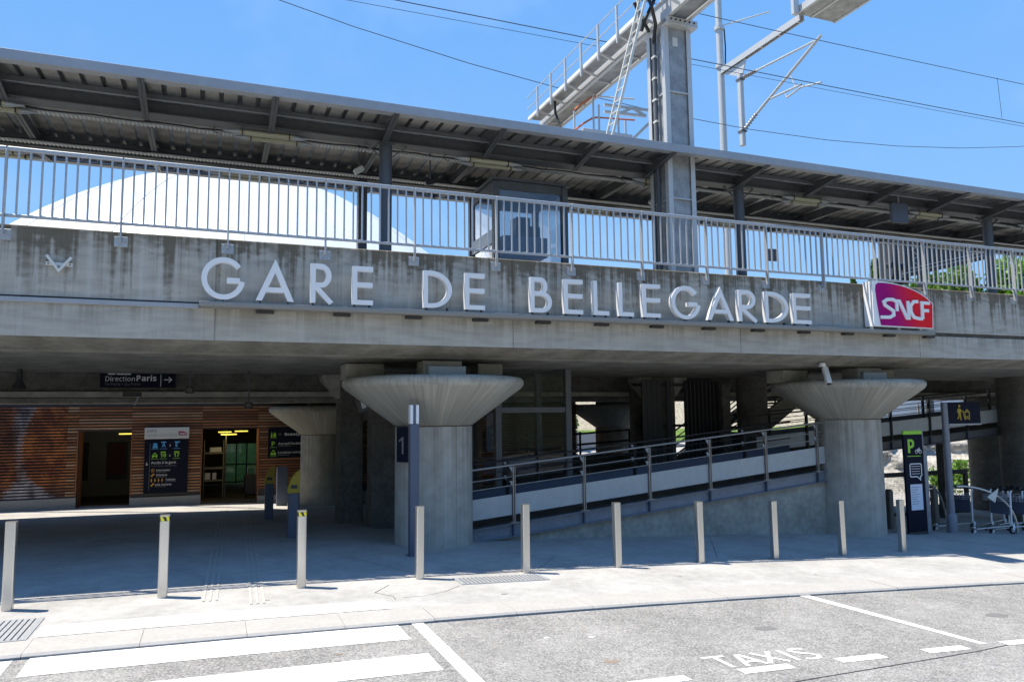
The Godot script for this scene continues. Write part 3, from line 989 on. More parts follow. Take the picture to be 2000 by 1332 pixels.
	for row in [[-14.62, 7.60, "front", 1.0], [-17.15, 7.58, "rear", -1.0]]:
		k = 0
		for cx in [-3.75, 0.90, 5.35, 9.55, 13.8, 18.05, 22.3]:
			if row[2] == "rear" and cx > 5.0 and cx < 6.0: continue
			var label := "twin tubular lamp hung under the %s beam of the canopy, %s from the left" % [row[2], words[k]]
			var at := Vector3(cx - (0.35 if row[2] == "rear" else 0.0), row[1], row[0])
			if first == null:
				first = tube_lamp(label)
				first.position = at
			else:
				copy_of(first, label, at, "tubular lamps under the canopy")
			k += 1
	# loudspeakers, camera and small signs under the roof
	speaker("white box loudspeaker tilted down beside the left canopy post", Vector3(2.72, 7.42, -15.4), 0.6, M.off_white)
	speaker("white box loudspeaker hung right of the gantry column", Vector3(9.95, 7.45, -15.6), -0.5, M.off_white)
	speaker("dark box loudspeaker hung under the canopy left of the lift", Vector3(4.25, 7.32, -15.4), 0.3, M.black)
	hanging_panel("blue-grey hanging panel seen from behind under the right part of the canopy", Vector3(16.62, 7.47, -14.3), Vector3(0.50, 0.52, 0.10), M.blue_grey, 7.97)
	hanging_panel("small grey square sign behind the railing right of the gantry column", Vector3(17.3, 7.56, -20.0), Vector3(0.42, 0.42, 0.05), M.canopy_paint, 8.6)

func tube_lamp(label: String) -> Node3D:
	var t := thing("tubular_lamp", label, "lamp", Vector3.ZERO, "tubular lamps under the canopy")
	t.set_meta("base", "tubular_lamp")
	for e in [-1.0, 1.0]:
		var o := Vector3(e * 0.08, 0, -e * 0.13)
		var st := nst()
		cyl(st, o + Vector3(-0.48, 0, 0), o + Vector3(0.48, 0, 0), 0.05, 0.05, 14, false)
		var tb := obj("lamp_tube", st, M.tube_light, t)
		for s in [-1.0, 1.0]:
			st = nst()
			cyl(st, o + Vector3(s * 0.48, 0, 0), o + Vector3(s * 0.56, 0, 0), 0.053, 0.045, 14, false)
			cyl(st, o + Vector3(s * 0.56, 0, 0), o + Vector3(s * 0.76, 0, 0), 0.045, 0.008, 14)
			obj("end_cap", st, M.galv, tb)
		st = nst()
		for s in [-0.42, 0.42]:
			cyl(st, o + Vector3(s, -0.058, 0), o + Vector3(s, 0.11, 0), 0.006, 0.006, 6)
			box(st, o + Vector3(s, 0, 0), Vector3(0.02, 0.112, 0.112))
		obj("bracket", st, M.dark_metal, tb)
	var c := nst()
	tube(c, [Vector3(-0.85, 0.0, -0.12), Vector3(-0.98, 0.02, -0.1), Vector3(-1.02, 0.06, -0.05), Vector3(-0.95, 0.1, 0)], 0.007, 5)
	obj("cable", c, M.black, t)
	return t

func speaker(label: String, at: Vector3, tilt: float, m: Material) -> void:
	var t := thing("loudspeaker", label, "loudspeaker", at)
	var bs := Basis(Vector3(0, 0, 1), tilt)
	var st := nst()
	box(st, Vector3.ZERO, Vector3(0.22, 0.11, 0.11), bs, 0.015)
	obj("cabinet", st, m, t)
	st = nst()
	bar(st, Vector3(0, 0.08, 0), Vector3(0, 8.02 - at.y, 0), 0.025, 0.025)
	obj("hanger", st, M.canopy_post, t)

func hanging_panel(label: String, at: Vector3, s: Vector3, m: Material, top: float) -> void:
	var t := thing("hanging_sign", label, "sign", at)
	var st := nst()
	box(st, Vector3.ZERO, s, Basis(Vector3.UP, -0.15), 0.012)
	obj("panel", st, m, t)
	st = nst()
	cyl(st, Vector3(0, s.y / 2, 0), Vector3(0, top - at.y, 0), 0.018, 0.018, 8)
	obj("hanger", st, M.galv, t)

# ---------------------------------------------------------------- railing on the parapet
func railing() -> void:
	var t := thing("platform_railing", "galvanised steel railing with vertical bars bolted along the concrete parapet", "railing")
	var zr := FZ + 0.06
	var p0 := -1.285; var sp := 1.4475
	var i0 := -5; var i1 := 22
	for i in range(i0, i1):
		var xa := p0 + sp * i; var xb := xa + sp
		var st := nst()
		bx(st, Vector3(xa + 0.002, 6.04, zr - 0.028), Vector3(xb - 0.002, 6.10, zr + 0.028), 0.01)
		obj("handrail", st, M.galv, t)
		st = nst()
		bx(st, Vector3(xa + 0.014, 5.105, zr - 0.02), Vector3(xb - 0.014, 5.145, zr + 0.02), 0.006)
		obj("bottom_rail", st, M.galv, t)
		if i <= 14:
			for k in range(1, 10):
				var bxp := xa + sp * k / 10.0
				var s := nst()
				bx(s, Vector3(bxp - 0.0125, 5.144, zr - 0.0125), Vector3(bxp + 0.0125, 6.041, zr + 0.0125))
				obj("baluster", s, M.galv, t)
		else:
			st = nst()
			for k in range(1, 10):
				var bxp := xa + sp * k / 10.0
				bx(st, Vector3(bxp - 0.0125, 5.144, zr - 0.0125), Vector3(bxp + 0.0125, 6.041, zr + 0.0125))
			obj("baluster_bay", st, M.galv, t)
		# post: flat bar, bent in to a bolted plate
		st = nst()
		bx(st, Vector3(xa - 0.012, 4.86, zr - 0.035), Vector3(xa + 0.012, 6.045, zr + 0.05), 0.003)
		var p := obj("post", st, M.galv, t)
		st = nst()
		bx(st, Vector3(xa - 0.09, 4.79, FZ + 0.001), Vector3(xa + 0.09, 4.945, FZ + 0.016), 0.003)
		obj("base_plate", st, M.galv, p)
		st = nst()
		for ex in [-0.062, 0.062]:
			for ey in [4.82, 4.915]:
				cyl(st, Vector3(xa + ex, ey, FZ + 0.016), Vector3(xa + ex, ey, FZ + 0.04), 0.013, 0.013, 6)
		obj("bolts", st, M.steel, p)

# ---------------------------------------------------------------- station name
func letter_strokes(c: String, w: float, h: float, t: float) -> Array:
	var q := t / 2
	match c:
		"E": return [[[Vector2(q, 0), Vector2(q, h)]], [[Vector2(t, q), Vector2(w, q)]], [[Vector2(t, h - q), Vector2(w, h - q)]], [[Vector2(t, h * 0.52), Vector2(w * 0.98, h * 0.52)]]]
		"L": return [[[Vector2(q, 0), Vector2(q, h)]], [[Vector2(t, q), Vector2(w, q)]]]
		"D":
			var a := arc(t + (w - t) * 0.12, h / 2, w - q - t - (w - t) * 0.12, h / 2 - q, 90, -90, 18)
			return [[[Vector2(q, 0), Vector2(q, h)]], [[Vector2(t, h - q)] + a + [Vector2(t, q)]]]
		"B":
			var y1 := h * 0.54
			var a := arc(w * 0.48, (h - q + y1) / 2, w * 0.80 - q - w * 0.48, (h - q - y1) / 2, 90, -90, 12)
			var b := arc(w * 0.52, (y1 + q) / 2 - 0.0, w - q - w * 0.52, (y1 - q) / 2, 84, -90, 14)
			return [[[Vector2(q, 0), Vector2(q, h)]], [[Vector2(t, h - q)] + a + [Vector2(t, y1)]], [b + [Vector2(t, q)]]]
		"R":
			var y1 := h * 0.46
			var a := arc(w * 0.45, (h - q + y1) / 2, w * 0.90 - q - w * 0.45, (h - q - y1) / 2, 90, -90, 14)
			return [[[Vector2(q, 0), Vector2(q, h)]], [[Vector2(t, h - q)] + a + [Vector2(t, y1)]], [[Vector2(t * 1.15, y1 - q * 0.98), Vector2(w - q * 0.9, 0)]]]
		"A":
			var ap := h * 0.985
			return [[[Vector2(w * 0.27, h * 0.275), Vector2(w * 0.73, h * 0.275)]]]
		"G":
			var a := arc(w / 2, h / 2, w / 2 - q, h / 2 - q, 38, 352, 40)
			return [[a], [[Vector2(w * 0.58, h * 0.46), Vector2(w - t * 0.95, h * 0.46)]]]
	return []

func sign_letters() -> void:
	var t := thing("station_name_sign", "row of raised white capital letters spelling the station name on the parapet", "sign", Vector3(0, 0, 0))
	var zf := FZ + 0.20
	var L := [["G", -0.19, 0.415], ["A", 0.57, 1.125], ["R", 1.37, 1.72], ["E", 2.01, 2.335], ["D", 3.16, 3.645], ["E", 3.87, 4.22], ["B", 5.05, 5.455], ["E", 5.69, 6.06], ["L", 6.27, 6.58], ["L", 6.78, 7.09], ["E", 7.28, 7.66], ["G", 7.90, 8.54], ["A", 8.69, 9.30], ["R", 9.42, 9.87], ["D", 10.06, 10.63], ["E", 10.75, 11.20]]
	var base := 4.065; var h := 0.615
	for l in L:
		var st := nst()
		var round_: bool = l[0] == "G"
		var k := 0
		for s in letter_strokes(l[0], l[2] - l[1], h + (0.02 if round_ else 0.0), 0.076):
			for pl in s:
				var e := 0.0007 * k
				stroke(st, pl, 0.076, -0.05, 0.05 + e, Transform3D(Basis.IDENTITY, Vector3(l[1], base - (0.01 if round_ else 0.0), zf)))
				k += 1
		if l[0] == "A":
			var w: float = l[2] - l[1]; var hh := h + 0.03; var tt := 0.09
			var mm := hh / (w / 2)
			var ax := Transform3D(Basis.IDENTITY, Vector3(l[1], base, zf))
			prism(st, [Vector2(0, 0), Vector2(tt, 0), Vector2(w / 2, mm * (w / 2 - tt)), Vector2(w / 2, hh)], -0.05, 0.0506, ax)
			prism(st, [Vector2(w, 0), Vector2(w / 2, hh), Vector2(w / 2, mm * (w / 2 - tt)), Vector2(w - tt, 0)], -0.05, 0.0506, ax)
		var o := obj("letter", st, M.letter_paint, t)
		st = nst()
		var feet := [0.5] if l[0] == "G" else [0.12, 0.85]
		for f in feet:
			var fx: float = lerpf(l[1], l[2], f)
			bx(st, Vector3(fx - 0.012, 4.025, zf - 0.03), Vector3(fx + 0.012, base + 0.01, zf + 0.03))
		obj("foot", st, M.dark_metal, o)
	# rail that carries the letters
	var st := nst()
	bx(st, Vector3(-0.21, 3.945, FZ + 0.022), Vector3(14.62, 4.025, FZ + 0.27), 0.015)
	obj("carrier_rail", st, M.rail_grey, t)
	for k in 13:
		st = nst()
		var x := 0.72 + 1.16 * k
		bx(st, Vector3(x - 0.13, 3.895, FZ + 0.013), Vector3(x + 0.13, 3.938, FZ + 0.12))
		obj("bracket", st, M.dark_metal, t)
	# arrow-shaped marker on the far left of the parapet
	var v := thing("wall_marker", "white V-shaped metal marker on a short flat bar at the left of the parapet", "marker", Vector3(-2.045, 4.47, FZ + 0.03))
	st = nst()
	stroke(st, [Vector2(-0.155, 0.135), Vector2(0.0, -0.075), Vector2(0.15, 0.12)], 0.036, 0.0, 0.03)
	obj("chevron", st, M.off_white, v)
	st = nst()
	box(st, Vector3(0, 0.02, -0.012), Vector3(0.33, 0.05, 0.012), Basis(Vector3(0, 0, 1), -0.03))
	obj("flat_bar", st, M.off_white, v)
	st = nst()
	for e in [-0.135, 0.135]: cyl(st, Vector3(e, 0.02 - e * 0.03, -0.006), Vector3(e, 0.02 - e * 0.03, 0.002), 0.01, 0.01, 8)
	obj("screws", st, M.dark_metal, v)

func logo_shape(n := 16) -> Array:
	# outline in a unit of 1 wide, about 0.62 high: left edge leaning, top sweeping down to the right
	var o := [Vector2(0.03, 0.02)]
	o.append(Vector2(0.965, 0.0))
	o.append(Vector2(0.995, 0.36))
	for i in n + 1:
		var k := float(i) / n
		# from the right shoulder back over the top to the left
		var p := Vector2(0.995, 0.36).bezier_interpolate(Vector2(0.82, 0.55), Vector2(0.45, 0.655), Vector2(0.08, 0.64), k)
		if i > 0: o.append(p)
	o.append(Vector2(0.02, 0.61))
	o.append(Vector2(-0.005, 0.55))
	return o

func logo_text_strokes() -> Array:
	var S := [Vector2(0.36, 0.375), Vector2(0.31, 0.395), Vector2(0.22, 0.39), Vector2(0.165, 0.355), Vector2(0.18, 0.305), Vector2(0.25, 0.265), Vector2(0.315, 0.225), Vector2(0.315, 0.165), Vector2(0.25, 0.13), Vector2(0.10, 0.125)]
	var N := [Vector2(0.375, 0.225), Vector2(0.375, 0.375), Vector2(0.42, 0.375), Vector2(0.535, 0.13), Vector2(0.565, 0.13), Vector2(0.565, 0.385)]
	var C := [Vector2(0.735, 0.385), Vector2(0.66, 0.38), Vector2(0.605, 0.32), Vector2(0.605, 0.22), Vector2(0.655, 0.145), Vector2(0.735, 0.13), Vector2(0.80, 0.13)]
	var F := [Vector2(0.80, 0.13), Vector2(0.80, 0.37), Vector2(0.935, 0.37)]
	var F2 := [Vector2(0.82, 0.255), Vector2(0.91, 0.255)]
	return [S, N, C, F, F2]

func logo_panel() -> void:
	var t := thing("operator_logo_sign", "white light box with magenta to red logo face at the right end of the letters", "sign", Vector3(12.83, 4.09, FZ + 0.05))
	var W := 1.72; var xf := Transform3D(Basis(Vector3(W, 0, 0), Vector3(0, W * 0.84, 0), Vector3(0, 0, 1)), Vector3.ZERO)
	var st := nst()
	var sh := []
	sh = [Vector2(0.0, -0.006), Vector2(0.985, -0.012), Vector2(1.01, 0.365)]
	for i in 13: sh.append(Vector2(1.005, 0.375).bezier_interpolate(Vector2(0.82, 0.565), Vector2(0.45, 0.668), Vector2(0.0, 0.66), (i + 1) / 13.0))
	fanprism(st, sh, 0.0, 0.24, xf)
	obj("box", st, M.white_paint, t)
	# face with a colour that runs from magenta to red (print), as strips of vertex colour
	st = nst()
	var face := []
	face = [Vector2(0.105, 0.008), Vector2(0.972, 0.0), Vector2(0.995, 0.36)]
	for i in 15: face.append(Vector2(0.995, 0.36).bezier_interpolate(Vector2(0.82, 0.55), Vector2(0.45, 0.65), Vector2(0.10, 0.632), (i + 1) / 15.0))
	face += [Vector2(0.055, 0.60), Vector2(0.045, 0.53), Vector2(0.055, 0.40), Vector2(0.075, 0.22)]
	var pg := PackedVector2Array(face)
	var n := 24
	for i in n:
		var a := float(i) / n; var b := float(i + 1) / n
		var strip := PackedVector2Array([Vector2(a * 1.1 - 0.05, -1), Vector2(b * 1.1 - 0.05, -1), Vector2(b * 1.1 - 0.05, 2), Vector2(a * 1.1 - 0.05, 2)])
		for pc in Geometry2D.intersect_polygons(pg, strip):
			var idx := Geometry2D.triangulate_polygon(pc)
			for j in range(0, idx.size(), 3):
				for q in [idx[j], idx[j + 1], idx[j + 2]]:
					var p: Vector2 = pc[q]
					var kk := clampf(p.x * 1.05 - 0.1 + (p.y - 0.3) * 0.25, 0, 1)
					st.set_color(Color(0.33, 0.006, 0.17).lerp(Color(0.75, 0.018, 0.025), smoothstep(0.1, 0.72, kk)))
					st.add_vertex(xf * Vector3(p.x, p.y, 0.246))
	var m := mat(Color.WHITE, 0.55)
	m.metallic_specular = 0.25
	m.vertex_color_use_as_albedo = true
	obj("face", st, m, t)
	st = nst()
	var k := 0
	for s in logo_text_strokes():
		stroke(st, s, 0.047, 0.2465, 0.27 + 0.0007 * k, xf)
		k += 1
	obj("lettering", st, M.white_paint, t)
	st = nst()
	for x in [0.06, 0.82, 1.45]: bx(st, Vector3(x - 0.02, -0.075, 0.08), Vector3(x + 0.02, 0.03, 0.14))
	bx(st, Vector3(0.0, -0.078, 0.06), Vector3(1.62, -0.06, 0.16))
	obj("foot", st, M.white_paint, t)

# extrusion of a simple outline that need not be convex
func fanprism(st: SurfaceTool, pts: Array, z0: float, z1: float, xf: Transform3D) -> void:
	var pg := PackedVector2Array(pts)
	var idx := Geometry2D.triangulate_polygon(pg)
	var o := Vector3.ZERO
	for p in pts: o += xf * Vector3(p.x, p.y, (z0 + z1) / 2)
	o /= pts.size()
	for z in [z0, z1]:
		for j in range(0, idx.size(), 3):
			var q := []
			for k in 3: q.append(xf * Vector3(pg[idx[j + k]].x, pg[idx[j + k]].y, z))
			opoly(st, q, Vector3(q[0].x, q[0].y, o.z) if absf(xf.basis.z.z) > 0.9 else o)
	for i in pts.size():
		var j := (i + 1) % pts.size()
		opoly(st, [xf * Vector3(pts[i].x, pts[i].y, z0), xf * Vector3(pts[j].x, pts[j].y, z0), xf * Vector3(pts[j].x, pts[j].y, z1), xf * Vector3(pts[i].x, pts[i].y, z1)], o)

# ---------------------------------------------------------------- signal gantry
func gantry() -> void:
	var t := thing("signal_gantry", "pale steel signal gantry with tall box column rising through the canopy and walkway beam", "gantry")
	var xa := 9.09; var xb := 9.79; var zf := -13.6; var zb := -14.33
	var st: SurfaceTool
	# column: four corner angles and recessed webs
	var y0 := 4.9; var y1 := 10.86
	for cx in [[xa, 1.0], [xb, -1.0]]:
		for cz in [[zf, -1.0], [zb, 1.0]]:
			st = nst()
			bx(st, Vector3(cx[0], y0, cz[0]), Vector3(cx[0] + cx[1] * 0.115, y1, cz[0] + cz[1] * 0.014), 0.003)
			bx(st, Vector3(cx[0], y0, cz[0] + cz[1] * 0.0145), Vector3(cx[0] + cx[1] * 0.014, y1, cz[0] + cz[1] * 0.13), 0.003)
			obj("corner_angle", st, M.gantry, t)
	st = nst()
	bx(st, Vector3(xa + 0.03, y0, zf - 0.06), Vector3(xb - 0.03, y1, zf - 0.05))
	obj("web_front", st, M.gantry_web, t)
	st = nst()
	bx(st, Vector3(xa + 0.03, y0, zb + 0.05), Vector3(xb - 0.03, y1, zb + 0.06))
	obj("web_back", st, M.gantry_web, t)
	for x in [xa + 0.05, xb - 0.05]:
		st = nst()
		bx(st, Vector3(x - 0.004, y0, zb + 0.064), Vector3(x + 0.004, y1, zf - 0.064))
		obj("web_side", st, M.gantry_web, t)
	for y in [4.96, 6.95, 9.36]:
		st = nst()
		bx(st, Vector3(xa + 0.117, y, zf - 0.048), Vector3(xb - 0.117, y + 0.03, zf - 0.004))
		bx(st, Vector3(xa + 0.016, y - 0.02, zb + 0.14), Vector3(xa + 0.044, y + 0.01, zf - 0.15))
		obj("batten", st, M.gantry, t)
	# cable duct up the left face
	st = nst()
	cyl(st, Vector3(xa - 0.03, y0, -13.95), Vector3(xa - 0.03, 10.7, -13.95), 0.045, 0.045, 10)
	var dct := obj("cable_duct", st, M.canopy_post, t)
	st = nst()
	for k in 6: bx(st, Vector3(xa - 0.08, 8.25 + 0.5 * k, -14.02), Vector3(xa + 0.0, 8.29 + 0.5 * k, -13.88))
	obj("clips", st, M.off_white, dct)
	st = nst()
	bx(st, Vector3(xa + 0.25, 10.45, zf - 0.0495), Vector3(xa + 0.38, 10.65, zf - 0.046))
	obj("plate", st, M.off_white, t)
	st = nst()
	bx(st, Vector3(xa + 0.22, 5.06, zf - 0.0495), Vector3(xa + 0.52, 5.13, zf - 0.04))
	obj("nameplate", st, M.off_white, t)
	# head plate with bolts
	st = nst()
	bx(st, Vector3(xa - 0.02, 10.86, zb - 0.06), Vector3(xb + 0.10, 10.90, zf + 0.14), 0.004)
	bx(st, Vector3(xa - 0.02, 10.902, zf + 0.115), Vector3(xb + 0.10, 11.02, zf + 0.14))
	var hp := obj("head_plate", st, M.gantry, t)
	st = nst()
	for k in 6: cyl(st, Vector3(xa + 0.1 + 0.12 * k, 10.96, zf + 0.141), Vector3(xa + 0.1 + 0.12 * k, 10.96, zf + 0.16), 0.022, 0.022, 6)
	obj("bolts", st, M.dark_metal, hp)
	# main beam: two webs, open trough below
	var bz0 := -12.2; var bz1 := -20.6
	for x in [9.17, 9.69]:
		st = nst()
		bx(st, Vector3(x - 0.008, 11.04, bz1), Vector3(x + 0.008, 11.50, bz0))
		obj("beam_web", st, M.gantry, t)
		for y in [11.03, 11.49]:
			st = nst()
			bx(st, Vector3(x - 0.045, y, bz1), Vector3(x + 0.045, y + 0.016, bz0), 0.002)
			obj("beam_flange", st, M.gantry, t)
	st = nst()
	bx(st, Vector3(9.19, 11.10, bz1), Vector3(9.67, 11.11, bz0))
	obj("beam_floor", st, M.gantry_web, t)
	for k in 5:
		st = nst()
		bx(st, Vector3(9.19, 11.045, -14.0 - 1.5 * k), Vector3(9.67, 11.09, -14.03 - 1.5 * k))
		obj("beam_diaphragm", st, M.gantry, t)
	# walkway with railing on the left of the beam
	st = nst()
	bx(st, Vector3(8.69, 11.19, -20.4), Vector3(8.75, 11.29, -14.15), 0.004)
	obj("walkway_channel", st, M.white_paint, t)
	st = nst()
	bx(st, Vector3(8.752, 11.235, -20.4), Vector3(9.12, 11.255, -14.15))
	obj("walkway_grating", st, M.gantry_web, t)
	for y in [11.52, 11.88]:
		st = nst()
		cyl(st, Vector3(8.67, y, -20.4), Vector3(8.67, y + 0.05, -13.9), 0.014, 0.014, 8)
		obj("walkway_rail", st, M.gantry, t)
	for k in 8:
		var z := -19.6 + 0.94 * k
		st = nst()
		bx(st, Vector3(8.64, 11.0, z - 0.028), Vector3(8.688, 11.92, z + 0.028), 0.003)
		bar(st, Vector3(8.69, 11.2, z), Vector3(9.12, 11.06, z), 0.05, 0.05)
		obj("walkway_post", st, M.gantry, t)
	# cable drop at the far end and cable bundle at the column head
	st = nst()
	tube(st, [Vector3(9.0, 11.4, -19.0), Vector3(8.92, 11.3, -18.95), Vector3(8.9, 10.9, -18.9), Vector3(8.95, 10.4, -18.7), Vector3(9.1, 9.9, -18.4), Vector3(9.2, 9.6, -18.3)], 0.035, 8)
	obj("cable", st, M.black, t)
	st = nst()
	bx(st, Vector3(8.6, 11.55, -13.95), Vector3(8.95, 11.85, -13.55), 0.03)
	obj("junction_box", st, M.dark_metal, t)
	for c in [[Vector3(8.75, 11.6, -13.7), Vector3(8.8, 11.2, -13.6), Vector3(8.98, 10.95, -13.75), Vector3(9.04, 10.6, -13.95)], [Vector3(9.05, 12.4, -13.6), Vector3(9.02, 11.8, -13.62), Vector3(8.9, 11.4, -13.7), Vector3(8.75, 11.05, -13.8), Vector3(8.7, 10.8, -13.9)], [Vector3(8.6, 11.5, -14.0), Vector3(8.8, 11.15, -14.0), Vector3(9.0, 10.9, -14.05)]]:
		st = nst()
		tube(st, c, 0.04, 8)
		obj("cable", st, M.black, t)
	# ladder
	var lad := thing("ladder", "long aluminium ladder leaning from the canopy roof up to the gantry head", "ladder")
	var la := Vector3(7.70, 8.08, -13.88); var lb := Vector3(8.85, 12.15, -13.88)
	for e in [0.0, 0.30]:
		st = nst()
		bar(st, la + Vector3(0, 0, e), lb + Vector3(0, 0, e), 0.028, 0.055)
		obj("stile", st, M.off_white, lad)
	for k in 15:
		var p := la.lerp(lb, (k + 0.5) / 15.0)
		st = nst()
		cyl(st, p, p + Vector3(0, 0, 0.30), 0.014, 0.014, 6)
		obj("rung", st, M.off_white, lad)
	# work platform with orange taped rails
	var cr := thing("work_platform", "small work platform with orange taped handrails behind the canopy roof", "platform")
	st = nst()
	bx(st, Vector3(8.9, 9.60, -17.9), Vector3(10.4, 9.82, -17.2), 0.01)
	obj("base", st, M.gantry, cr)
	for r in [[10.42, 10.98, true], [9.86, 10.38, false]]:
		st = nst()
		tube(st, [Vector3(8.82, r[0], -17.5), Vector3(9.1, lerpf(r[0], r[1], 0.45), -17.6), Vector3(9.45, r[1] - 0.04, -17.7), Vector3(9.58, r[1], -17.7)], 0.026, 8)
		obj("rail_taped", st, M.orange_rail, cr)
		st = nst()
		tube(st, [Vector3(9.56, r[1], -17.7), Vector3(10.6, r[1] - 0.05, -17.4)], 0.024, 8)
		obj("rail", st, M.off_white if r[2] else M.orange_rail, cr)
	for p in [[8.85, 9.6, 10.42], [9.43, 9.6, 10.98], [9.6, 9.6, 10.7], [10.2, 9.6, 10.6], [10.42, 9.4, 10.4]]:
		st = nst()
		bx(st, Vector3(p[0] - 0.02, p[1], -17.62), Vector3(p[0] + 0.02, p[2], -17.58))
		obj("post", st, M.gantry, cr)
	for a in [[Vector3(8.6, 9.72, -15.5), Vector3(10.0, 9.72, -15.4)], [Vector3(8.6, 9.55, -15.5), Vector3(9.7, 9.55, -15.4)], [Vector3(9.0, 9.55, -15.45), Vector3(9.35, 9.72, -15.45)], [Vector3(9.35, 9.72, -15.45), Vector3(9.7, 9.55, -15.4)], [Vector3(9.05, 8.7, -15.2), Vector3(9.6, 9.27, -15.0)]]:
		st = nst()
		bar(st, a[0], a[1], 0.05, 0.06)
		obj("strut", st, M.gantry, cr)

# ---------------------------------------------------------------- overhead line
func catenary() -> void:
	var t := thing("catenary_mast", "slim tubular overhead-line mast behind the canopy with bracket, insulators and registration arm", "mast", Vector3(19.45, 0, 0))
	var st := nst()
	cyl(st, Vector3(0, 4.9, -25), Vector3(0, 20.5, -25), 0.155, 0.135, 20)
	var ms := obj("pole", st, M.gantry, t)
	for y in [16.75, 18.4]:
		st = nst()
		cyl(st, Vector3(0, y - 0.08, -25), Vector3(0, y + 0.08, -25), 0.20, 0.20, 16)
		obj("collar", st, M.gantry, ms)
	st = nst()
	tube(st, [Vector3(0.17, 18.4, -24.9), Vector3(0.19, 17.6, -24.88), Vector3(0.17, 16.8, -24.9)], 0.03, 6)
	obj("cable", st, M.black, ms)
	st = nst()
	cyl(st, Vector3(0.1, 18.5, -24.9), Vector3(2.6, 19.6, -24.9), 0.03, 0.03, 6)
	obj("stay", st, M.off_white, t)
	# arm to the lamp box, gusset, drop post
	st = nst()
	bx(st, Vector3(-0.10, 16.36, -24.9), Vector3(-0.08, 16.60, -20.3))
	bx(st, Vector3(0.08, 16.36, -24.9), Vector3(0.10, 16.60, -20.3))
	bx(st, Vector3(-0.078, 16.58, -24.9), Vector3(0.078, 16.60, -20.3))
	for k in 5: bx(st, Vector3(-0.078, 16.36, -24.5 + k), Vector3(0.078, 16.38, -24.45 + k))
	obj("arm", st, M.gantry, t)
	st = nst()
	var xf := Transform3D(Basis(Vector3(0, 0, 1), Vector3.UP, Vector3(-1, 0, 0)), Vector3.ZERO)
	prism(st, [Vector2(-24.85, 16.34), Vector2(-23.4, 16.34), Vector2(-23.6, 15.85), Vector2(-23.95, 15.85)], -0.02, 0.02, xf)
	obj("gusset", st, M.gantry, t)
	st = nst()
	bx(st, Vector3(-0.09, 12.9, -23.9), Vector3(0.09, 15.9, -23.7), 0.02)
	var dp := obj("drop_post", st, M.gantry, t)
	st = nst()
	for y in [15.6, 13.45]: bx(st, Vector3(-0.12, y, -23.94), Vector3(0.12, y + 0.08, -23.66))
	obj("clamp", st, M.canopy_paint, dp)
	var ins := func(a: Vector3, b: Vector3):
		var s := nst()
		cyl(s, a, b, 0.035, 0.035, 8)
		for k in 6:
			var p := a.lerp(b, (k + 0.5) / 6.0); var d := (b - a).normalized() * 0.018
			cyl(s, p - d, p + d, 0.085, 0.06, 12)
		obj("insulator", s, M.insulator, t)
	ins.call(Vector3(0, 15.66, -23.6), Vector3(0, 15.60, -22.85))
	ins.call(Vector3(0, 13.55, -23.6), Vector3(0, 13.90, -22.9))
	for s in [[Vector3(0, 15.60, -22.85), Vector3(0, 15.32, -19.75), 0.032], [Vector3(0, 13.90, -22.9), Vector3(0, 15.38, -19.45), 0.045], [Vector3(0, 14.17, -22.1), Vector3(0, 14.05, -20.5), 0.032], [Vector3(0, 14.60, -21.0), Vector3(0, 14.08, -20.8), 0.018], [Vector3(0, 14.15, -21.35), Vector3(0, 13.86, -21.25), 0.02]]:
		st = nst()
		cyl(st, s[0], s[1], s[2] * 1.2, s[2] * 1.2, 14)
		obj("tube", st, M.tube_metal, t)
	st = nst()
	tube(st, [Vector3(0, 13.86, -21.25), Vector3(0, 13.95, -20.5), Vector3(0, 13.72, -19.55)], 0.032, 12)
	obj("steady_arm", st, M.tube_metal, t)
	# box of the neighbouring gantry, seen from below
	var b := thing("gantry_box", "underside of a pale steel gantry box cut off by the top edge", "gantry")
	st = nst()
	bx(st, Vector3(19.25, 16.60, -20.35), Vector3(21.0, 16.62, -12.0))
	obj("floor", st, M.gantry_web, b)
	for x in [19.25, 19.9, 20.98]:
		st = nst()
		bx(st, Vector3(x, 16.621, -20.35), Vector3(x + 0.03, 16.85, -12.0))
		bx(st, Vector3(x - 0.03, 16.57, -20.36), Vector3(x + 0.06, 16.599, -12.0))
		obj("beam", st, M.gantry, b)
	st = nst()
	bx(st, Vector3(19.0, 16.5, -20.34), Vector3(19.24, 17.6, -20.2))
	obj("end_post", st, M.gantry, b)
	# wires
	var wire := func(label: String, f: Callable, r: float):
		var s := nst()
		var pts := []
		for k in 61: pts.append(f.call(-60.0 + 200.0 * k / 60.0))
		tube(s, pts, r, 5)
		var o := obj("overhead_wire", s, M.wire)
		tag(o, label, "wire")
	wire.call("lower overhead contact wire held by the steady arm", func(x): return Vector3(x, 13.70 + 0.05 * cos(x * 0.13), -19.6), 0.014)
	wire.call("thin auxiliary wire just above the contact wire", func(x): return Vector3(x, 13.92 + 0.05 * cos((x - 3.0) * 0.11) + 0.006 * (x - 19.0), -20.3), 0.008)
	wire.call("upper messenger wire clamped to the top of the registration tube", func(x): return Vector3(x, 15.28 + 0.0011 * (x - 19.4) * (x - 19.4) * 0.3, -19.6), 0.012)
	wire.call("lowest sagging feeder wire passing just above the canopy", func(x): return Vector3(x, 11.82 + 0.0062 * (x - 17.0) * (x - 17.0), -20.0), 0.011)
	st = nst()
	cyl(st, Vector3(28.6, 13.70, -19.6), Vector3(28.5, 15.35, -19.6), 0.008, 0.008, 5)
	tag(obj("dropper", st, M.wire), "thin vertical dropper between the messenger and contact wires at right", "wire")

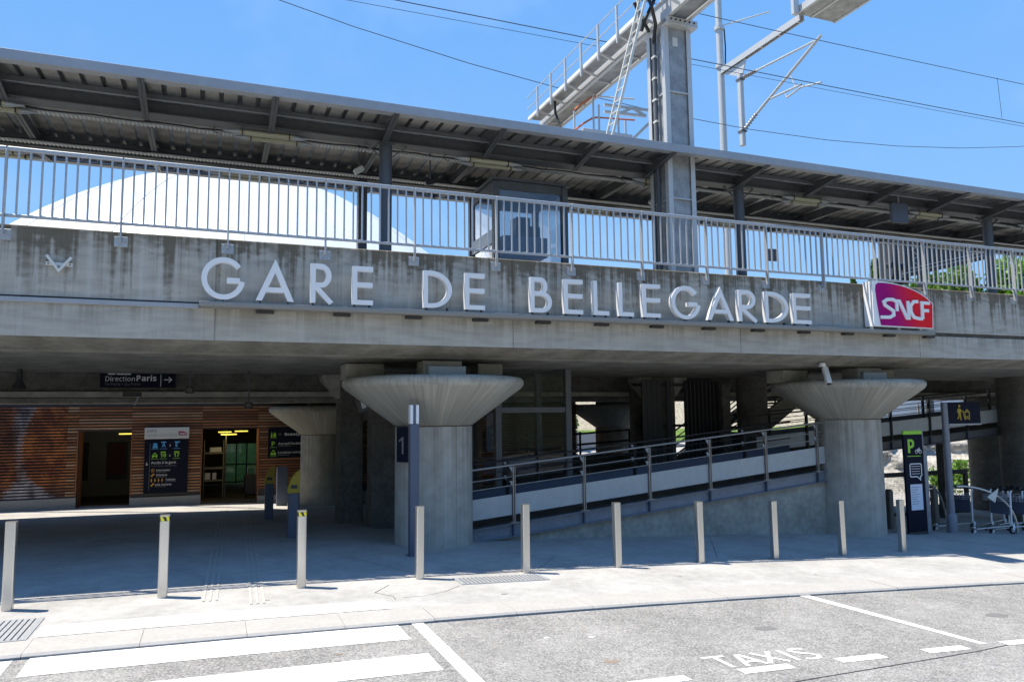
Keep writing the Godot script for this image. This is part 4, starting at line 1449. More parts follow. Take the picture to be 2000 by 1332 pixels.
# ---------------------------------------------------------------- glazed lift
func lift() -> void:
	var t := thing("lift_tower", "glazed lift tower with grey steel frame rising from the ramp to the platform", "lift", Vector3(5.62, 0, -15.05))
	var W := 1.64; var D := 1.62; var yb := gy(6.4, -15.5)
	var st: SurfaceTool
	for p in [[0.0, 0.0], [W, 0.0], [0.0, -D], [W, -D]]:
		st = nst()
		var sx: float = 0.065 if p[0] == 0.0 else -0.065
		bx(st, Vector3(p[0] - 0.07, yb, p[1] - 0.07), Vector3(p[0] + 0.07, 7.38, p[1] + 0.07), 0.008)
		obj("frame_post", st, M.canopy_paint, t)
	for y in [[2.36, 2.48], [3.3, 4.95], [7.22, 7.40], [yb, yb + 0.3], [1.30, 1.36]]:
		st = nst()
		for z in [0.0, -D]: bx(st, Vector3(0.072, y[0], z - 0.045), Vector3(W - 0.072, y[1], z + 0.045), 0.004)
		for x in [0.0, W]: bx(st, Vector3(x - 0.045, y[0], -D + 0.072), Vector3(x + 0.045, y[1], -0.072), 0.004)
		obj("frame_rail", st, M.canopy_paint, t)
	st = nst()
	bx(st, Vector3(-0.12, 7.402, -D - 0.12), Vector3(W + 0.12, 7.46, 0.12), 0.006)
	obj("roof", st, M.canopy_paint, t)
	for y in [[yb + 0.3, 1.30], [1.36, 2.36], [2.48, 3.3], [4.95, 7.22]]:
		for z in [0.0, -D]:
			st = nst()
			bx(st, Vector3(0.072, y[0], z - 0.005), Vector3(W - 0.072, y[1], z + 0.005))
			obj("pane", st, M.pane_blue if y[0] > 4 else M.pane, t)
		for x in [0.0, W]:
			st = nst()
			bx(st, Vector3(x - 0.005, y[0], -D + 0.072), Vector3(x + 0.005, y[1], -0.072))
			obj("pane", st, M.pane_blue if y[0] > 4 else M.pane, t)
	for y in [5.25, 6.05]:
		st = nst()
		for x in [0.0]: bx(st, Vector3(x - 0.035, y, -D + 0.075), Vector3(x + 0.035, y + (0.30 if y > 6 else 0.1), -0.075))
		obj("side_band", st, M.gantry, t)
	# cabin and guide rails inside
	st = nst()
	bx(st, Vector3(0.30, 5.85, -1.30), Vector3(1.38, 6.30, -0.35), 0.01)
	obj("cabin_top", st, M.blue_grey, t)
	st = nst()
	bx(st, Vector3(0.36, 4.95, -1.25), Vector3(1.30, 5.82, -1.20))
	obj("cabin_wall", st, M.canopy_paint, t)
	for x in [0.42, 0.62, 0.86, 1.12]:
		st = nst()
		bx(st, Vector3(x, 4.95, -0.9), Vector3(x + 0.07, 5.84, -0.84))
		obj("guide_rail", st, M.blue_grey, t)
	st = nst()
	bx(st, Vector3(0.85, 6.35, -1.3), Vector3(1.2, 6.9, -0.9), 0.01)
	bx(st, Vector3(1.2, 6.4, -1.2), Vector3(1.45, 6.7, -0.9), 0.01)
	obj("machinery", st, M.dark_metal, t)
	st = nst()
	bx(st, Vector3(0.15, 1.5, -1.2), Vector3(0.5, 2.4, -1.1))
	bx(st, Vector3(0.13, 1.0, -1.3), Vector3(1.4, 1.35, -1.2))
	obj("lower_machinery", st, M.blue_grey, t)

# ---------------------------------------------------------------- ramps
func ramp_side(t: Node3D, x0: float, y0: float, sl: float, len: float, z: float, posts: Array, steel: Material, rail: Material = null, panel: Material = null) -> void:
	if rail == null: rail = M.ramp_rail
	if panel == null: panel = M.panel
	var A := func(x): return y0 + sl * (x - x0)
	var P := func(x, up): return Vector3(x, A.call(x) + up, z)
	var x1 := x0 + len
	var st := nst()
	bar(st, P.call(x0, 0.125), P.call(x1, 0.125), 0.012, 0.23)
	obj("channel_web", st, steel, t)
	for u in [0.004, 0.246]:
		st = nst()
		bar(st, P.call(x0, u) + Vector3(0, 0, 0.045), P.call(x1, u) + Vector3(0, 0, 0.045), 0.10, 0.014)
		obj("channel_flange", st, steel, t)
	for k in posts.size():
		var px: float = posts[k]
		st = nst()
		bx(st, Vector3(px - 0.035, A.call(px) + 0.012, z + 0.008), Vector3(px - 0.010, A.call(px) + 0.238, z + 0.085))
		obj("stiffener", st, M.blue_grey, t)
		st = nst()
		bx(st, Vector3(px - 0.09, A.call(px) + 0.258, z - 0.02), Vector3(px + 0.09, A.call(px) + 0.272, z + 0.09))
		bx(st, Vector3(px - 0.028, A.call(px) + 0.27, z + 0.0), Vector3(px - 0.010, A.call(px) + 1.33, z + 0.075))
		bx(st, Vector3(px + 0.010, A.call(px) + 0.27, z + 0.0), Vector3(px + 0.022, A.call(px) + 1.33, z + 0.075))
		var p := obj("post", st, rail, t)
		for u in [1.0, 1.27]:
			st = nst()
			prism(st, [Vector2(px - 0.09, A.call(px) + u + 0.05), Vector2(px - 0.03, A.call(px) + u - 0.06), Vector2(px - 0.028, A.call(px) + u + 0.05)], z + 0.02, z + 0.05)
			obj("bracket", st, M.galv, p)
	st = nst()
	cyl(st, P.call(x0, 1.36) + Vector3(0, 0, 0.03), P.call(x1, 1.36) + Vector3(0, 0, 0.03), 0.022, 0.022, 10)
	obj("handrail", st, rail, t)
	for u in [0.97, 1.14]:
		st = nst()
		cyl(st, P.call(x0, u) + Vector3(0, 0, 0.03), P.call(x1, u) + Vector3(0, 0, 0.03), 0.011, 0.011, 8)
		obj("rail", st, rail, t)
	# perforated panels between the posts
	var e := [x0] + posts + [x1]
	for k in e.size() - 1:
		var a: float = e[k] + (0.03 if k > 0 else 0.0); var b: float = e[k + 1] - 0.035
		if b - a < 0.1: continue
		st = nst()
		var o := Vector3((a + b) / 2, A.call(a) + 0.6, z + 0.02)
		var q := []
		for zz in [z + 0.012, z + 0.026]:
			q.append([Vector3(a, A.call(a) + 0.41, zz), Vector3(b, A.call(b) + 0.41, zz), Vector3(b, A.call(b) + 0.80, zz), Vector3(a, A.call(a) + 0.80, zz)])
		opoly(st, q[0], o); opoly(st, q[1], o)
		for i in 4: opoly(st, [q[0][i], q[0][(i + 1) % 4], q[1][(i + 1) % 4], q[1][i]], o)
		obj("panel", st, panel, t)

func ramp_floor(t: Node3D, x0: float, y0: float, sl: float, len: float, za: float, zb: float, m: Material) -> void:
	var st := nst()
	var a := Vector3(x0, y0 + 0.2, (za + zb) / 2); var b := Vector3(x0 + len, y0 + 0.2 + sl * len, (za + zb) / 2)
	bar(st, a, b, absf(zb - za), 0.08)
	obj("floor", st, m, t)

func ramp_wall(t: Node3D, x0: float, x1: float, y0: float, sl: float, z: float) -> void:
	var st := nst()
	var n := 10
	for k in n:
		var a := lerpf(x0, x1, float(k) / n); var b := lerpf(x0, x1, float(k + 1) / n)
		prism(st, [Vector2(a, gy(a, z) - 0.3), Vector2(b, gy(b, z) - 0.3), Vector2(b, y0 + sl * (b - x0) - 0.005), Vector2(a, y0 + sl * (a - x0) - 0.005)], z - 0.2, z - 0.02)
	obj("ramp_wall", st, M.concrete, t)

func ramps() -> void:
	var t := thing("access_ramp", "access ramp with steel channel edge, pale perforated panels and handrails between the flared columns", "ramp")
	var sl := 0.0925
	ramp_side(t, 4.15, -0.135, sl, 9.3, -13.9, [5.50, 7.03, 8.56, 10.08, 11.59, 13.07], M.ramp_steel)
	ramp_wall(t, 4.15, 13.45, -0.135, sl, -13.9)
	ramp_floor(t, 4.15, -0.135, sl, 9.3, -13.92, -15.0, M.concrete_dark)
	# second flight further back, seen to the right of the right column
	var u := thing("upper_ramp", "upper flight of the ramp crossing behind the black sign totem at right", "ramp")
	ramp_side(u, 13.5, 0.86, 0.072, 12.0, -16.5, [15.2, 16.75, 18.3, 19.85, 21.4, 22.95, 24.5], M.canopy_paint, M.dark_metal)
	ramp_floor(u, 13.5, 0.86, 0.072, 12.0, -16.52, -17.9, M.concrete_dark)
	ramp_side(u, 13.5, 0.86, 0.072, 12.0, -18.0, [15.2, 18.3, 21.4, 24.5], M.canopy_paint, M.dark_metal, M.blue_grey)
	for x in [16.2, 21.4]:
		var st := nst()
		bx(st, Vector3(x - 0.12, gy(x, -17) - 0.2, -17.5), Vector3(x + 0.12, 0.9 + 0.072 * (x - 13.5), -17.2))
		obj("support", st, M.concrete_dark, u)
	# far side of the same flight, its shade put into darker rails and panels
	ramp_side(t, 4.3, -0.121, sl, 9.0, -15.0, [5.80, 8.86, 11.89], M.canopy_paint, M.dark_metal, M.blue_grey)
	var w := thing("ramp_landing", "dark concrete landing at the top of the ramp behind the right flared column", "landing")
	var st := nst()
	bx(st, Vector3(13.4, 0.9, -13.95), Vector3(15.0, 1.0, -18.0))
	obj("landing", st, M.concrete_dark, w)

# ---------------------------------------------------------------- timber clad station building
func timber_building() -> void:
	var t := thing("timber_building", "low station building clad in horizontal reddish timber slats under the decks", "building", Vector3(0, 0, -25.8))
	var top := 2.72
	var pitch := 0.0885
	var fl := -0.30
	# openings: two doorways
	var doors := [[-3.66, -2.24, 1.97], [-0.25, 1.42, 1.99]]
	var xl := -13.0; var xr := 12.8
	var seg := [[xl, doors[0][0]], [doors[0][1], doors[1][0]], [doors[1][1], 7.2], [7.25, xr]]
	var st: SurfaceTool
	# backing wall and white plinth
	for s in seg:
		st = nst()
		bx(st, Vector3(s[0], fl - 0.5, -0.25), Vector3(s[1], top, -0.06))
		obj("backing_wall", st, M.dark_metal, t)
		st = nst()
		var y: float = 0.02 - 0.03 * (s[0] + 4.0) if s[0] > -5 else 0.04
		bx(st, Vector3(s[0], fl - 0.5, -0.058), Vector3(s[1], minf(y, 0.04), 0.045), 0.012)
		obj("plinth", st, M.kerb, t)
	for d in doors:
		st = nst()
		bx(st, Vector3(d[0], d[2], -0.25), Vector3(d[1], top, -0.06))
		obj("backing_wall", st, M.dark_metal, t)
	# slats, each a piece of its own
	var stuff := nst()
	var y := 0.085
	while y < top - 0.03:
		for k in seg.size():
			var s: Array = seg[k]
			if k == 3:
				bx(stuff, Vector3(s[0], y, -0.055), Vector3(s[1], y + 0.046, 0.0))
				continue
			var a: float = s[0]; var b: float = s[1]
			if k == 0:
				# the printed part at the far left, then plain
				slat(t, Vector3(a, y, 0), Vector3(-3.95, y, 0), true)
				slat(t, Vector3(-3.95, y, 0), Vector3(b, y, 0), false)
			elif k == 1: slat(t, Vector3(a, y, 0), Vector3(b, y, 0), false)
			elif k == 2: slat(t, Vector3(a, y, 0), Vector3(b, y, 0), false)
		for d in doors:
			if y > d[2] + 0.01: slat(t, Vector3(d[0], y, 0), Vector3(d[1], y, 0), false)
		y += pitch
	var so := obj("slat_field", stuff, M.slat[0], t)
	so.set_meta("kind", "stuff")
	# reveals, interior, roof
	for d in doors:
		for x in [[d[0], -1.0], [d[1], 1.0]]:
			st = nst()
			bx(st, Vector3(x[0], fl - 0.3, -1.0), Vector3(x[0] + x[1] * 0.03, d[2], 0.02))
			obj("reveal", st, M.slat[2], t)
		st = nst()
		bx(st, Vector3(d[0], d[2], -1.2), Vector3(d[1], d[2] + 0.03, -0.255))
		obj("lintel", st, M.dark_metal, t)
	st = nst()
	bx(st, Vector3(xl, fl - 0.35, -7.2), Vector3(xr, fl - 0.02, -0.26))
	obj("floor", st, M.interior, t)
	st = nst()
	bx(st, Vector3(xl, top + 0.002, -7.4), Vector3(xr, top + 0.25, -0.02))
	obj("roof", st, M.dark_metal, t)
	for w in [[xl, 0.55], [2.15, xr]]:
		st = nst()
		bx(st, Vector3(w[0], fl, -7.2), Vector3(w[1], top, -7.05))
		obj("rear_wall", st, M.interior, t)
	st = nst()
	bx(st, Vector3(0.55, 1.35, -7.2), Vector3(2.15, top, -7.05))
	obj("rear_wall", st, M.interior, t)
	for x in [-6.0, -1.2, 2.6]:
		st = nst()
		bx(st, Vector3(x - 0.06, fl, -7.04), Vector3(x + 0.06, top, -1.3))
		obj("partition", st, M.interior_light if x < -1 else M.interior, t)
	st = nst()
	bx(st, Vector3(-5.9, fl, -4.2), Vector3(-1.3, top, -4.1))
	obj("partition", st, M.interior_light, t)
	for x in [xl, xr - 0.15]:
		st = nst()
		bx(st, Vector3(x, fl - 0.3, -7.2), Vector3(x + 0.15, top, -0.26))
		obj("end_wall", st, M.dark_metal, t)
	# right end: slatted side seen edge on
	st = nst()
	y = 0.1
	while y < top:
		bx(st, Vector3(xr, y, -3.0), Vector3(xr + 0.05, y + 0.05, 0.0))
		y += pitch
	var sf := obj("slat_field", st, M.slat[1], t)
	sf.set_meta("kind", "stuff")
	# rear glazing behind the right doorway
	st = nst()
	for x in [0.58, 0.98, 1.38, 1.78, 2.12]: bx(st, Vector3(x - 0.025, fl, -7.16), Vector3(x + 0.025, 1.35, -7.1))
	for yy in [fl + 0.05, 0.45, 1.30]: bx(st, Vector3(0.55, yy, -7.159), Vector3(2.15, yy + 0.05, -7.101))
	obj("window_frame", st, M.dark_metal, t)
	st = nst()
	bx(st, Vector3(0.55, fl, -7.135), Vector3(2.15, 1.35, -7.125))
	obj("pane", st, M.pane, t)
	# front sliding glass, half open
	st = nst()
	bx(st, Vector3(0.45, fl, -0.9), Vector3(0.48, 1.95, -0.86))
	bx(st, Vector3(-0.2, 1.2, -0.9), Vector3(0.45, 1.24, -0.86))
	bx(st, Vector3(-0.2, 0.72, -0.9), Vector3(0.45, 0.76, -0.86))
	obj("door_frame", st, M.interior, t)
	# things inside the doorways
	var pf := thing("framed_poster", "dark framed poster with red print on the inside wall of the left doorway", "poster", Vector3(-3.75, 0, -29.88))
	st = nst()
	bx(st, Vector3(0.4, 0.25, 0), Vector3(1.05, 1.55, 0.04), 0.008)
	obj("frame", st, M.dark_metal, pf)
	st = nst()
	bx(st, Vector3(0.46, 0.42, 0.0405), Vector3(0.99, 1.49, 0.045))
	obj("print", st, mat(lin(0.13, 0.02, 0.025), 0.6), pf)
	var pf2 := thing("framed_poster", "narrow dark framed poster at the left edge of the left doorway", "poster", Vector3(-4.9, 0, -29.88))
	st = nst()
	bx(st, Vector3(0.6, 0.25, 0), Vector3(1.0, 1.55, 0.04), 0.008)
	obj("frame", st, M.dark_metal, pf2)
	var case_ := thing("suitcase", "dark upright suitcase standing just inside the right doorway", "suitcase", Vector3(1.28, fl, -26.9))
	st = nst()
	box(st, Vector3(0, 0.42, 0), Vector3(0.46, 0.70, 0.26), Basis.IDENTITY, 0.05)
	obj("shell", st, M.black, case_)
	st = nst()
	for e in [-0.17, 0.17]: cyl(st, Vector3(e, 0.035, -0.03), Vector3(e, 0.035, 0.03), 0.035, 0.035, 12)
	obj("wheel", st, M.rubber, case_)
	st = nst()
	tube(st, [Vector3(-0.12, 0.75, 0), Vector3(-0.12, 1.0, 0), Vector3(0.12, 1.0, 0), Vector3(0.12, 0.75, 0)], 0.012, 6)
	obj("handle", st, M.galv, case_)
	var sh := thing("brochure_rack", "dim rack with pale brochures at the left inside the right doorway", "rack", Vector3(-0.2, fl, -27.4))
	st = nst()
	for yy in [0.55, 0.95, 1.45]: bx(st, Vector3(0, yy, -0.25), Vector3(0.62, yy + 0.03, 0.0))
	for e in [0.0, 0.6]: bx(st, Vector3(e, 0, -0.25), Vector3(e + 0.02, 1.9, -0.0))
	obj("shelves", st, M.interior_light, sh)
	for p in [[0.05, 0.60, 0.16, 0.22], [0.28, 0.60, 0.12, 0.22], [0.18, 1.50, 0.36, 0.16]]:
		st = nst()
		bx(st, Vector3(p[0], p[1], -0.06), Vector3(p[0] + p[2], p[1] + p[3], -0.04))
		obj("brochure", st, M.paper, sh)
	# lit strip lamps in the doorways
	for q in [[-2.62, -2.22, 1.88, -26.15, "lit yellow strip lamp at the top right of the left doorway"], [0.22, 0.62, 1.88, -26.4, "left short lit strip lamp in the right doorway"], [0.72, 1.12, 1.90, -26.4, "right short lit strip lamp in the right doorway"], [0.30, 0.78, 1.80, -26.6, "lower lit strip lamp in the right doorway"]]:
		var l := thing("strip_lamp", q[4], "lamp", Vector3((q[0] + q[1]) / 2, q[2], q[3]), "lit strip lamps in the doorways")
		st = nst()
		box(st, Vector3.ZERO, Vector3(q[1] - q[0], 0.035, 0.05))
		var gm := mat(lin(0.8, 0.7, 0.3), 0.5)
		gm.emission_enabled = true
		gm.emission = Color(1.0, 0.86, 0.30)
		gm.emission_energy_multiplier = 0.9
		obj("lamp_glow", st, gm, l)
		st = nst()
		box(st, Vector3(0, 0.028, 0), Vector3(q[1] - q[0] + 0.04, 0.02, 0.07))
		obj("housing", st, M.interior, l)
		var o := OmniLight3D.new()
		o.light_color = Color(1.0, 0.88, 0.5)
		o.light_energy = 0.05
		o.omni_range = 8.0
		o.omni_attenuation = 2.0
		o.light_size = 0.1
		o.shadow_enabled = true
		o.position = Vector3(0, -0.05, 0)
		o.name = "lamp_light"
		l.add_child(o, true)
	info_board()

func slat(t: Node3D, a: Vector3, b: Vector3, printed: bool) -> void:
	var j := rng.randf_range(-0.004, 0.004)
	var st := nst()
	var lo := Vector3(a.x + 0.002, a.y, -0.055); var hi := Vector3(b.x - 0.002, a.y + 0.046, j)
	if printed:
		var u0 := (lo.x + 8.0) / 4.05; var u1 := (hi.x + 8.0) / 4.05
		var v := 1.0 - (a.y - 0.05) / 2.65
		var c := [Vector3(lo.x, lo.y, hi.z), Vector3(hi.x, lo.y, hi.z), Vector3(hi.x, hi.y, hi.z), Vector3(lo.x, hi.y, hi.z)]
		uvq(st, c[0], c[1], c[2], c[3], u0, u1, v - 0.02, v)
		uvq(st, c[3], c[2], Vector3(hi.x, hi.y, lo.z), Vector3(lo.x, hi.y, lo.z), u0, u1, v - 0.02, v - 0.02)
		uvq(st, Vector3(lo.x, lo.y, lo.z), Vector3(hi.x, lo.y, lo.z), c[1], c[0], u0, u1, v, v)
		obj("slat", st, M.mural, t)
	else:
		bx(st, lo, hi)
		obj("slat", st, M.slat[rng.randi() % 4], t)

func sign_card(t: Node3D, w: float, h: float, d: float, m: Material, called := "panel", bev := 0.006) -> void:
	var st := nst()
	box(st, Vector3(w / 2, -h / 2, -d / 2), Vector3(w, h, d), Basis.IDENTITY, bev)
	obj(called, st, m, t)

func icon(t: Node3D, m: Material, parts: Array, at: Vector2, s: float, z := 0.002) -> void:
	var st := nst()
	var xf := Transform3D(Basis(Vector3(s, 0, 0), Vector3(0, s, 0), Vector3(0, 0, 1)), Vector3(at.x, at.y, z))
	var k := 0
	for p in parts:
		if p[0] is float: stroke(st, p[1], p[0], 0.0, 0.004 + 0.0004 * k, xf)
		else: prism(st, p[1], 0.0, 0.004 + 0.0004 * k, xf)
		k += 1
	obj("pictogram", st, m, t)

func rectp(x0, y0, x1, y1) -> Array:
	return ["poly", [Vector2(x0, y0), Vector2(x1, y0), Vector2(x1, y1), Vector2(x0, y1)]]

func info_board() -> void:
	var t := thing("information_board", "station board with white header over a dark panel between the two doorways", "sign", Vector3(-1.88, 2.07, -25.70))
	# header
	var st := nst()
	box(st, Vector3(0.625, -0.18, -0.02), Vector3(1.25, 0.345, 0.05), Basis.IDENTITY, 0.006)
	obj("header", st, M.off_white, t)
	st = nst()
	box(st, Vector3(0.625, -1.185, -0.025), Vector3(1.22, 1.62, 0.05), Basis.IDENTITY, 0.006)
	obj("panel", st, M.sign_dark, t)
	txt(t, "GARE", 0.085, Vector3(0.05, -0.105, 0.006), M.text_grey)
	txt(t, "DE BELLEGARDE", 0.085, Vector3(0.05, -0.245, 0.006), mat(lin(0.34, 0.36, 0.36), 0.5))
	# small logo on the header
	st = nst()
	var xf := Transform3D(Basis(Vector3(0.25, 0, 0), Vector3(0, 0.21, 0), Vector3(0, 0, 1)), Vector3(0.945, -0.26, 0.006))
	fanprism(st, logo_shape(6), 0.0, 0.003, xf)
	obj("logo_face", st, mat(lin(0.34, 0.02, 0.08), 0.4), t)
	st = nst()
	for s in logo_text_strokes(): stroke(st, s, 0.05, 0.0035, 0.005, xf)
	obj("logo_lettering", st, M.text_white, t)
	var z := 0.004
	# rule
	st = nst(); box(st, Vector3(0.165, -1.19, 0.001), Vector3(0.008, 1.40, 0.004)); obj("rule", st, M.text_grey, t)
	txt(t, "A", 0.115, Vector3(0.49, -0.545, z), M.text_blue, true)
	txt(t, "à", 0.06, Vector3(0.70, -0.555, z), M.text_white)
	txt(t, "E", 0.115, Vector3(0.86, -0.545, z), M.text_blue, true)
	txt(t, "10", 0.115, Vector3(0.445, -0.85, z), M.text_green, true)
	txt(t, "à", 0.06, Vector3(0.70, -0.86, z), M.text_white)
	txt(t, "17", 0.115, Vector3(0.82, -0.85, z), M.text_green, true)
	st = nst()
	for x in [0.20, 0.44, 0.81]:
		box(st, Vector3(x + 0.10, -0.655, 0.001), Vector3(0.20, 0.010, 0.004))
	for x in [0.48, 0.86]: box(st, Vector3(x + 0.06, -0.455, 0.001), Vector3(0.14, 0.035, 0.004))
	obj("rule", st, M.text_blue, t)
	st = nst()
	for x in [0.20, 0.44, 0.81]:
		box(st, Vector3(x + 0.10, -0.955, 0.001), Vector3(0.20, 0.010, 0.004))
	for x in [0.47, 0.85]: box(st, Vector3(x + 0.06, -0.755, 0.001), Vector3(0.14, 0.035, 0.004))
	obj("rule", st, M.text_green, t)
	icon(t, M.text_blue, [rectp(0.12, 0.25, 0.88, 0.55), rectp(0.2, 0.62, 0.8, 0.95), rectp(0.12, 0.05, 0.3, 0.25), rectp(0.7, 0.05, 0.88, 0.25), rectp(0.3, 0.1, 0.7, 0.18)], Vector2(0.22, -0.645), 0.17)
	icon(t, M.text_green, [rectp(0.05, 0.3, 0.95, 0.55), [0.09, [Vector2(0.15, 0.55), Vector2(0.28, 0.8), Vector2(0.72, 0.8), Vector2(0.85, 0.55)]], rectp(0.1, 0.1, 0.28, 0.3), rectp(0.72, 0.1, 0.9, 0.3), rectp(0.35, 0.88, 0.65, 1.0)], Vector2(0.215, -0.94), 0.17)
	txt(t, "Accès à la gare", 0.075, Vector3(0.21, -1.07, z), M.text_white)
	txt(t, "To the station • Zum Bahnhof", 0.038, Vector3(0.21, -1.17, z), M.text_grey)
	icon(t, M.text_white, [[0.12, [Vector2(0.5, 1.0), Vector2(0.5, 0.1)]], [0.12, [Vector2(0.2, 0.45), Vector2(0.5, 0.08), Vector2(0.8, 0.45)]]], Vector2(0.04, -1.15), 0.10)
	var rows := [["Information", 0.35], ["Billetterie", 0.35], ["Toilettes", 0.62], ["Salle d'attente", 0.33]]
	for k in 4:
		var y := -1.30 - 0.145 * k
		txt(t, rows[k][0], 0.052, Vector3(rows[k][1], y, z), M.text_white)
		st = nst(); box(st, Vector3(rows[k][1] + 0.15, y - 0.055, 0.001), Vector3(0.3, 0.010, 0.004)); obj("rule", st, M.text_grey, t)
		if k == 0:
			icon(t, M.text_orange, [[0.1, arc(0.5, 0.5, 0.42, 0.42, 0, 350, 14)], rectp(0.44, 0.25, 0.56, 0.6), rectp(0.44, 0.68, 0.56, 0.78)], Vector2(0.21, y - 0.05), 0.10)
		elif k == 2:
			for q in 4: icon(t, M.text_orange, [[0.22, [Vector2(0.3, 0.0), Vector2(0.3, 0.6)]], rectp(0.2, 0.7, 0.42, 0.95), [0.16, [Vector2(0.1, 0.5), Vector2(0.5, 0.5)]]], Vector2(0.20 + 0.10 * q, y - 0.055), 0.10)
		else:
			icon(t, M.text_orange, [rectp(0.05, 0.1, 0.55, 0.5), rectp(0.45, 0.55, 0.95, 0.95)], Vector2(0.21, y - 0.05), 0.10)
	# wayfinding board at the column
	var w := thing("wayfinding_sign", "dark wayfinding sign with three green pictogram rows beside the rear flared column", "sign", Vector3(1.71, 1.99, -25.62))
	sign_card(w, 1.08, 0.94, 0.06, M.sign_dark)
	var ry := [-0.20, -0.50, -0.78]
	txt(w, "Beauséjour", 0.085, Vector3(0.50, ry[0], z), M.text_white, true)
	txt(w, "Accueil Parking", 0.080, Vector3(0.31, ry[1], z), M.text_white)
	txt(w, "Location voitures", 0.080, Vector3(0.30, ry[2], z), M.text_white)
	st = nst()
	for q in [[0.36, ry[0] - 0.012, 0.10], [0.36, ry[0] + 0.02, 0.10], [0.52, ry[1] - 0.085, 0.42], [0.48, ry[2] - 0.085, 0.36]]: box(st, Vector3(q[0], q[1], 0.001), Vector3(q[2], 0.014, 0.004))
	obj("small_print", st, M.text_grey, w)
	txt(w, "P", 0.15, Vector3(0.09, ry[1], z), M.text_green, true)
	st = nst()
	for k in 3: box(st, Vector3(0.165, ry[k] - 0.115, 0.002), Vector3(0.20, 0.010, 0.004))
	obj("rule", st, M.text_green, w)
	icon(w, M.text_green, [rectp(0.05, 0.0, 0.3, 0.55), rectp(0.1, 0.62, 0.26, 0.85), rectp(0.45, 0.0, 0.9, 0.35), ["poly", [Vector2(0.42, 0.35), Vector2(0.95, 0.35), Vector2(0.68, 0.9)]]], Vector2(0.07, ry[0] - 0.09), 0.19)
	icon(w, M.text_green, [rectp(0.05, 0.15, 0.95, 0.45), [0.1, [Vector2(0.15, 0.45), Vector2(0.3, 0.7), Vector2(0.7, 0.7), Vector2(0.85, 0.45)]], rectp(0.3, 0.85, 0.7, 0.95)], Vector2(0.07, ry[2] - 0.10), 0.19)
	for k in 3: icon(w, M.text_white, [[0.14, [Vector2(0.2, 0.5), Vector2(0.9, 0.5)]], [0.14, [Vector2(0.6, 0.8), Vector2(0.9, 0.5), Vector2(0.6, 0.2)]]], Vector2(0.95, ry[k] - 0.04), 0.08)

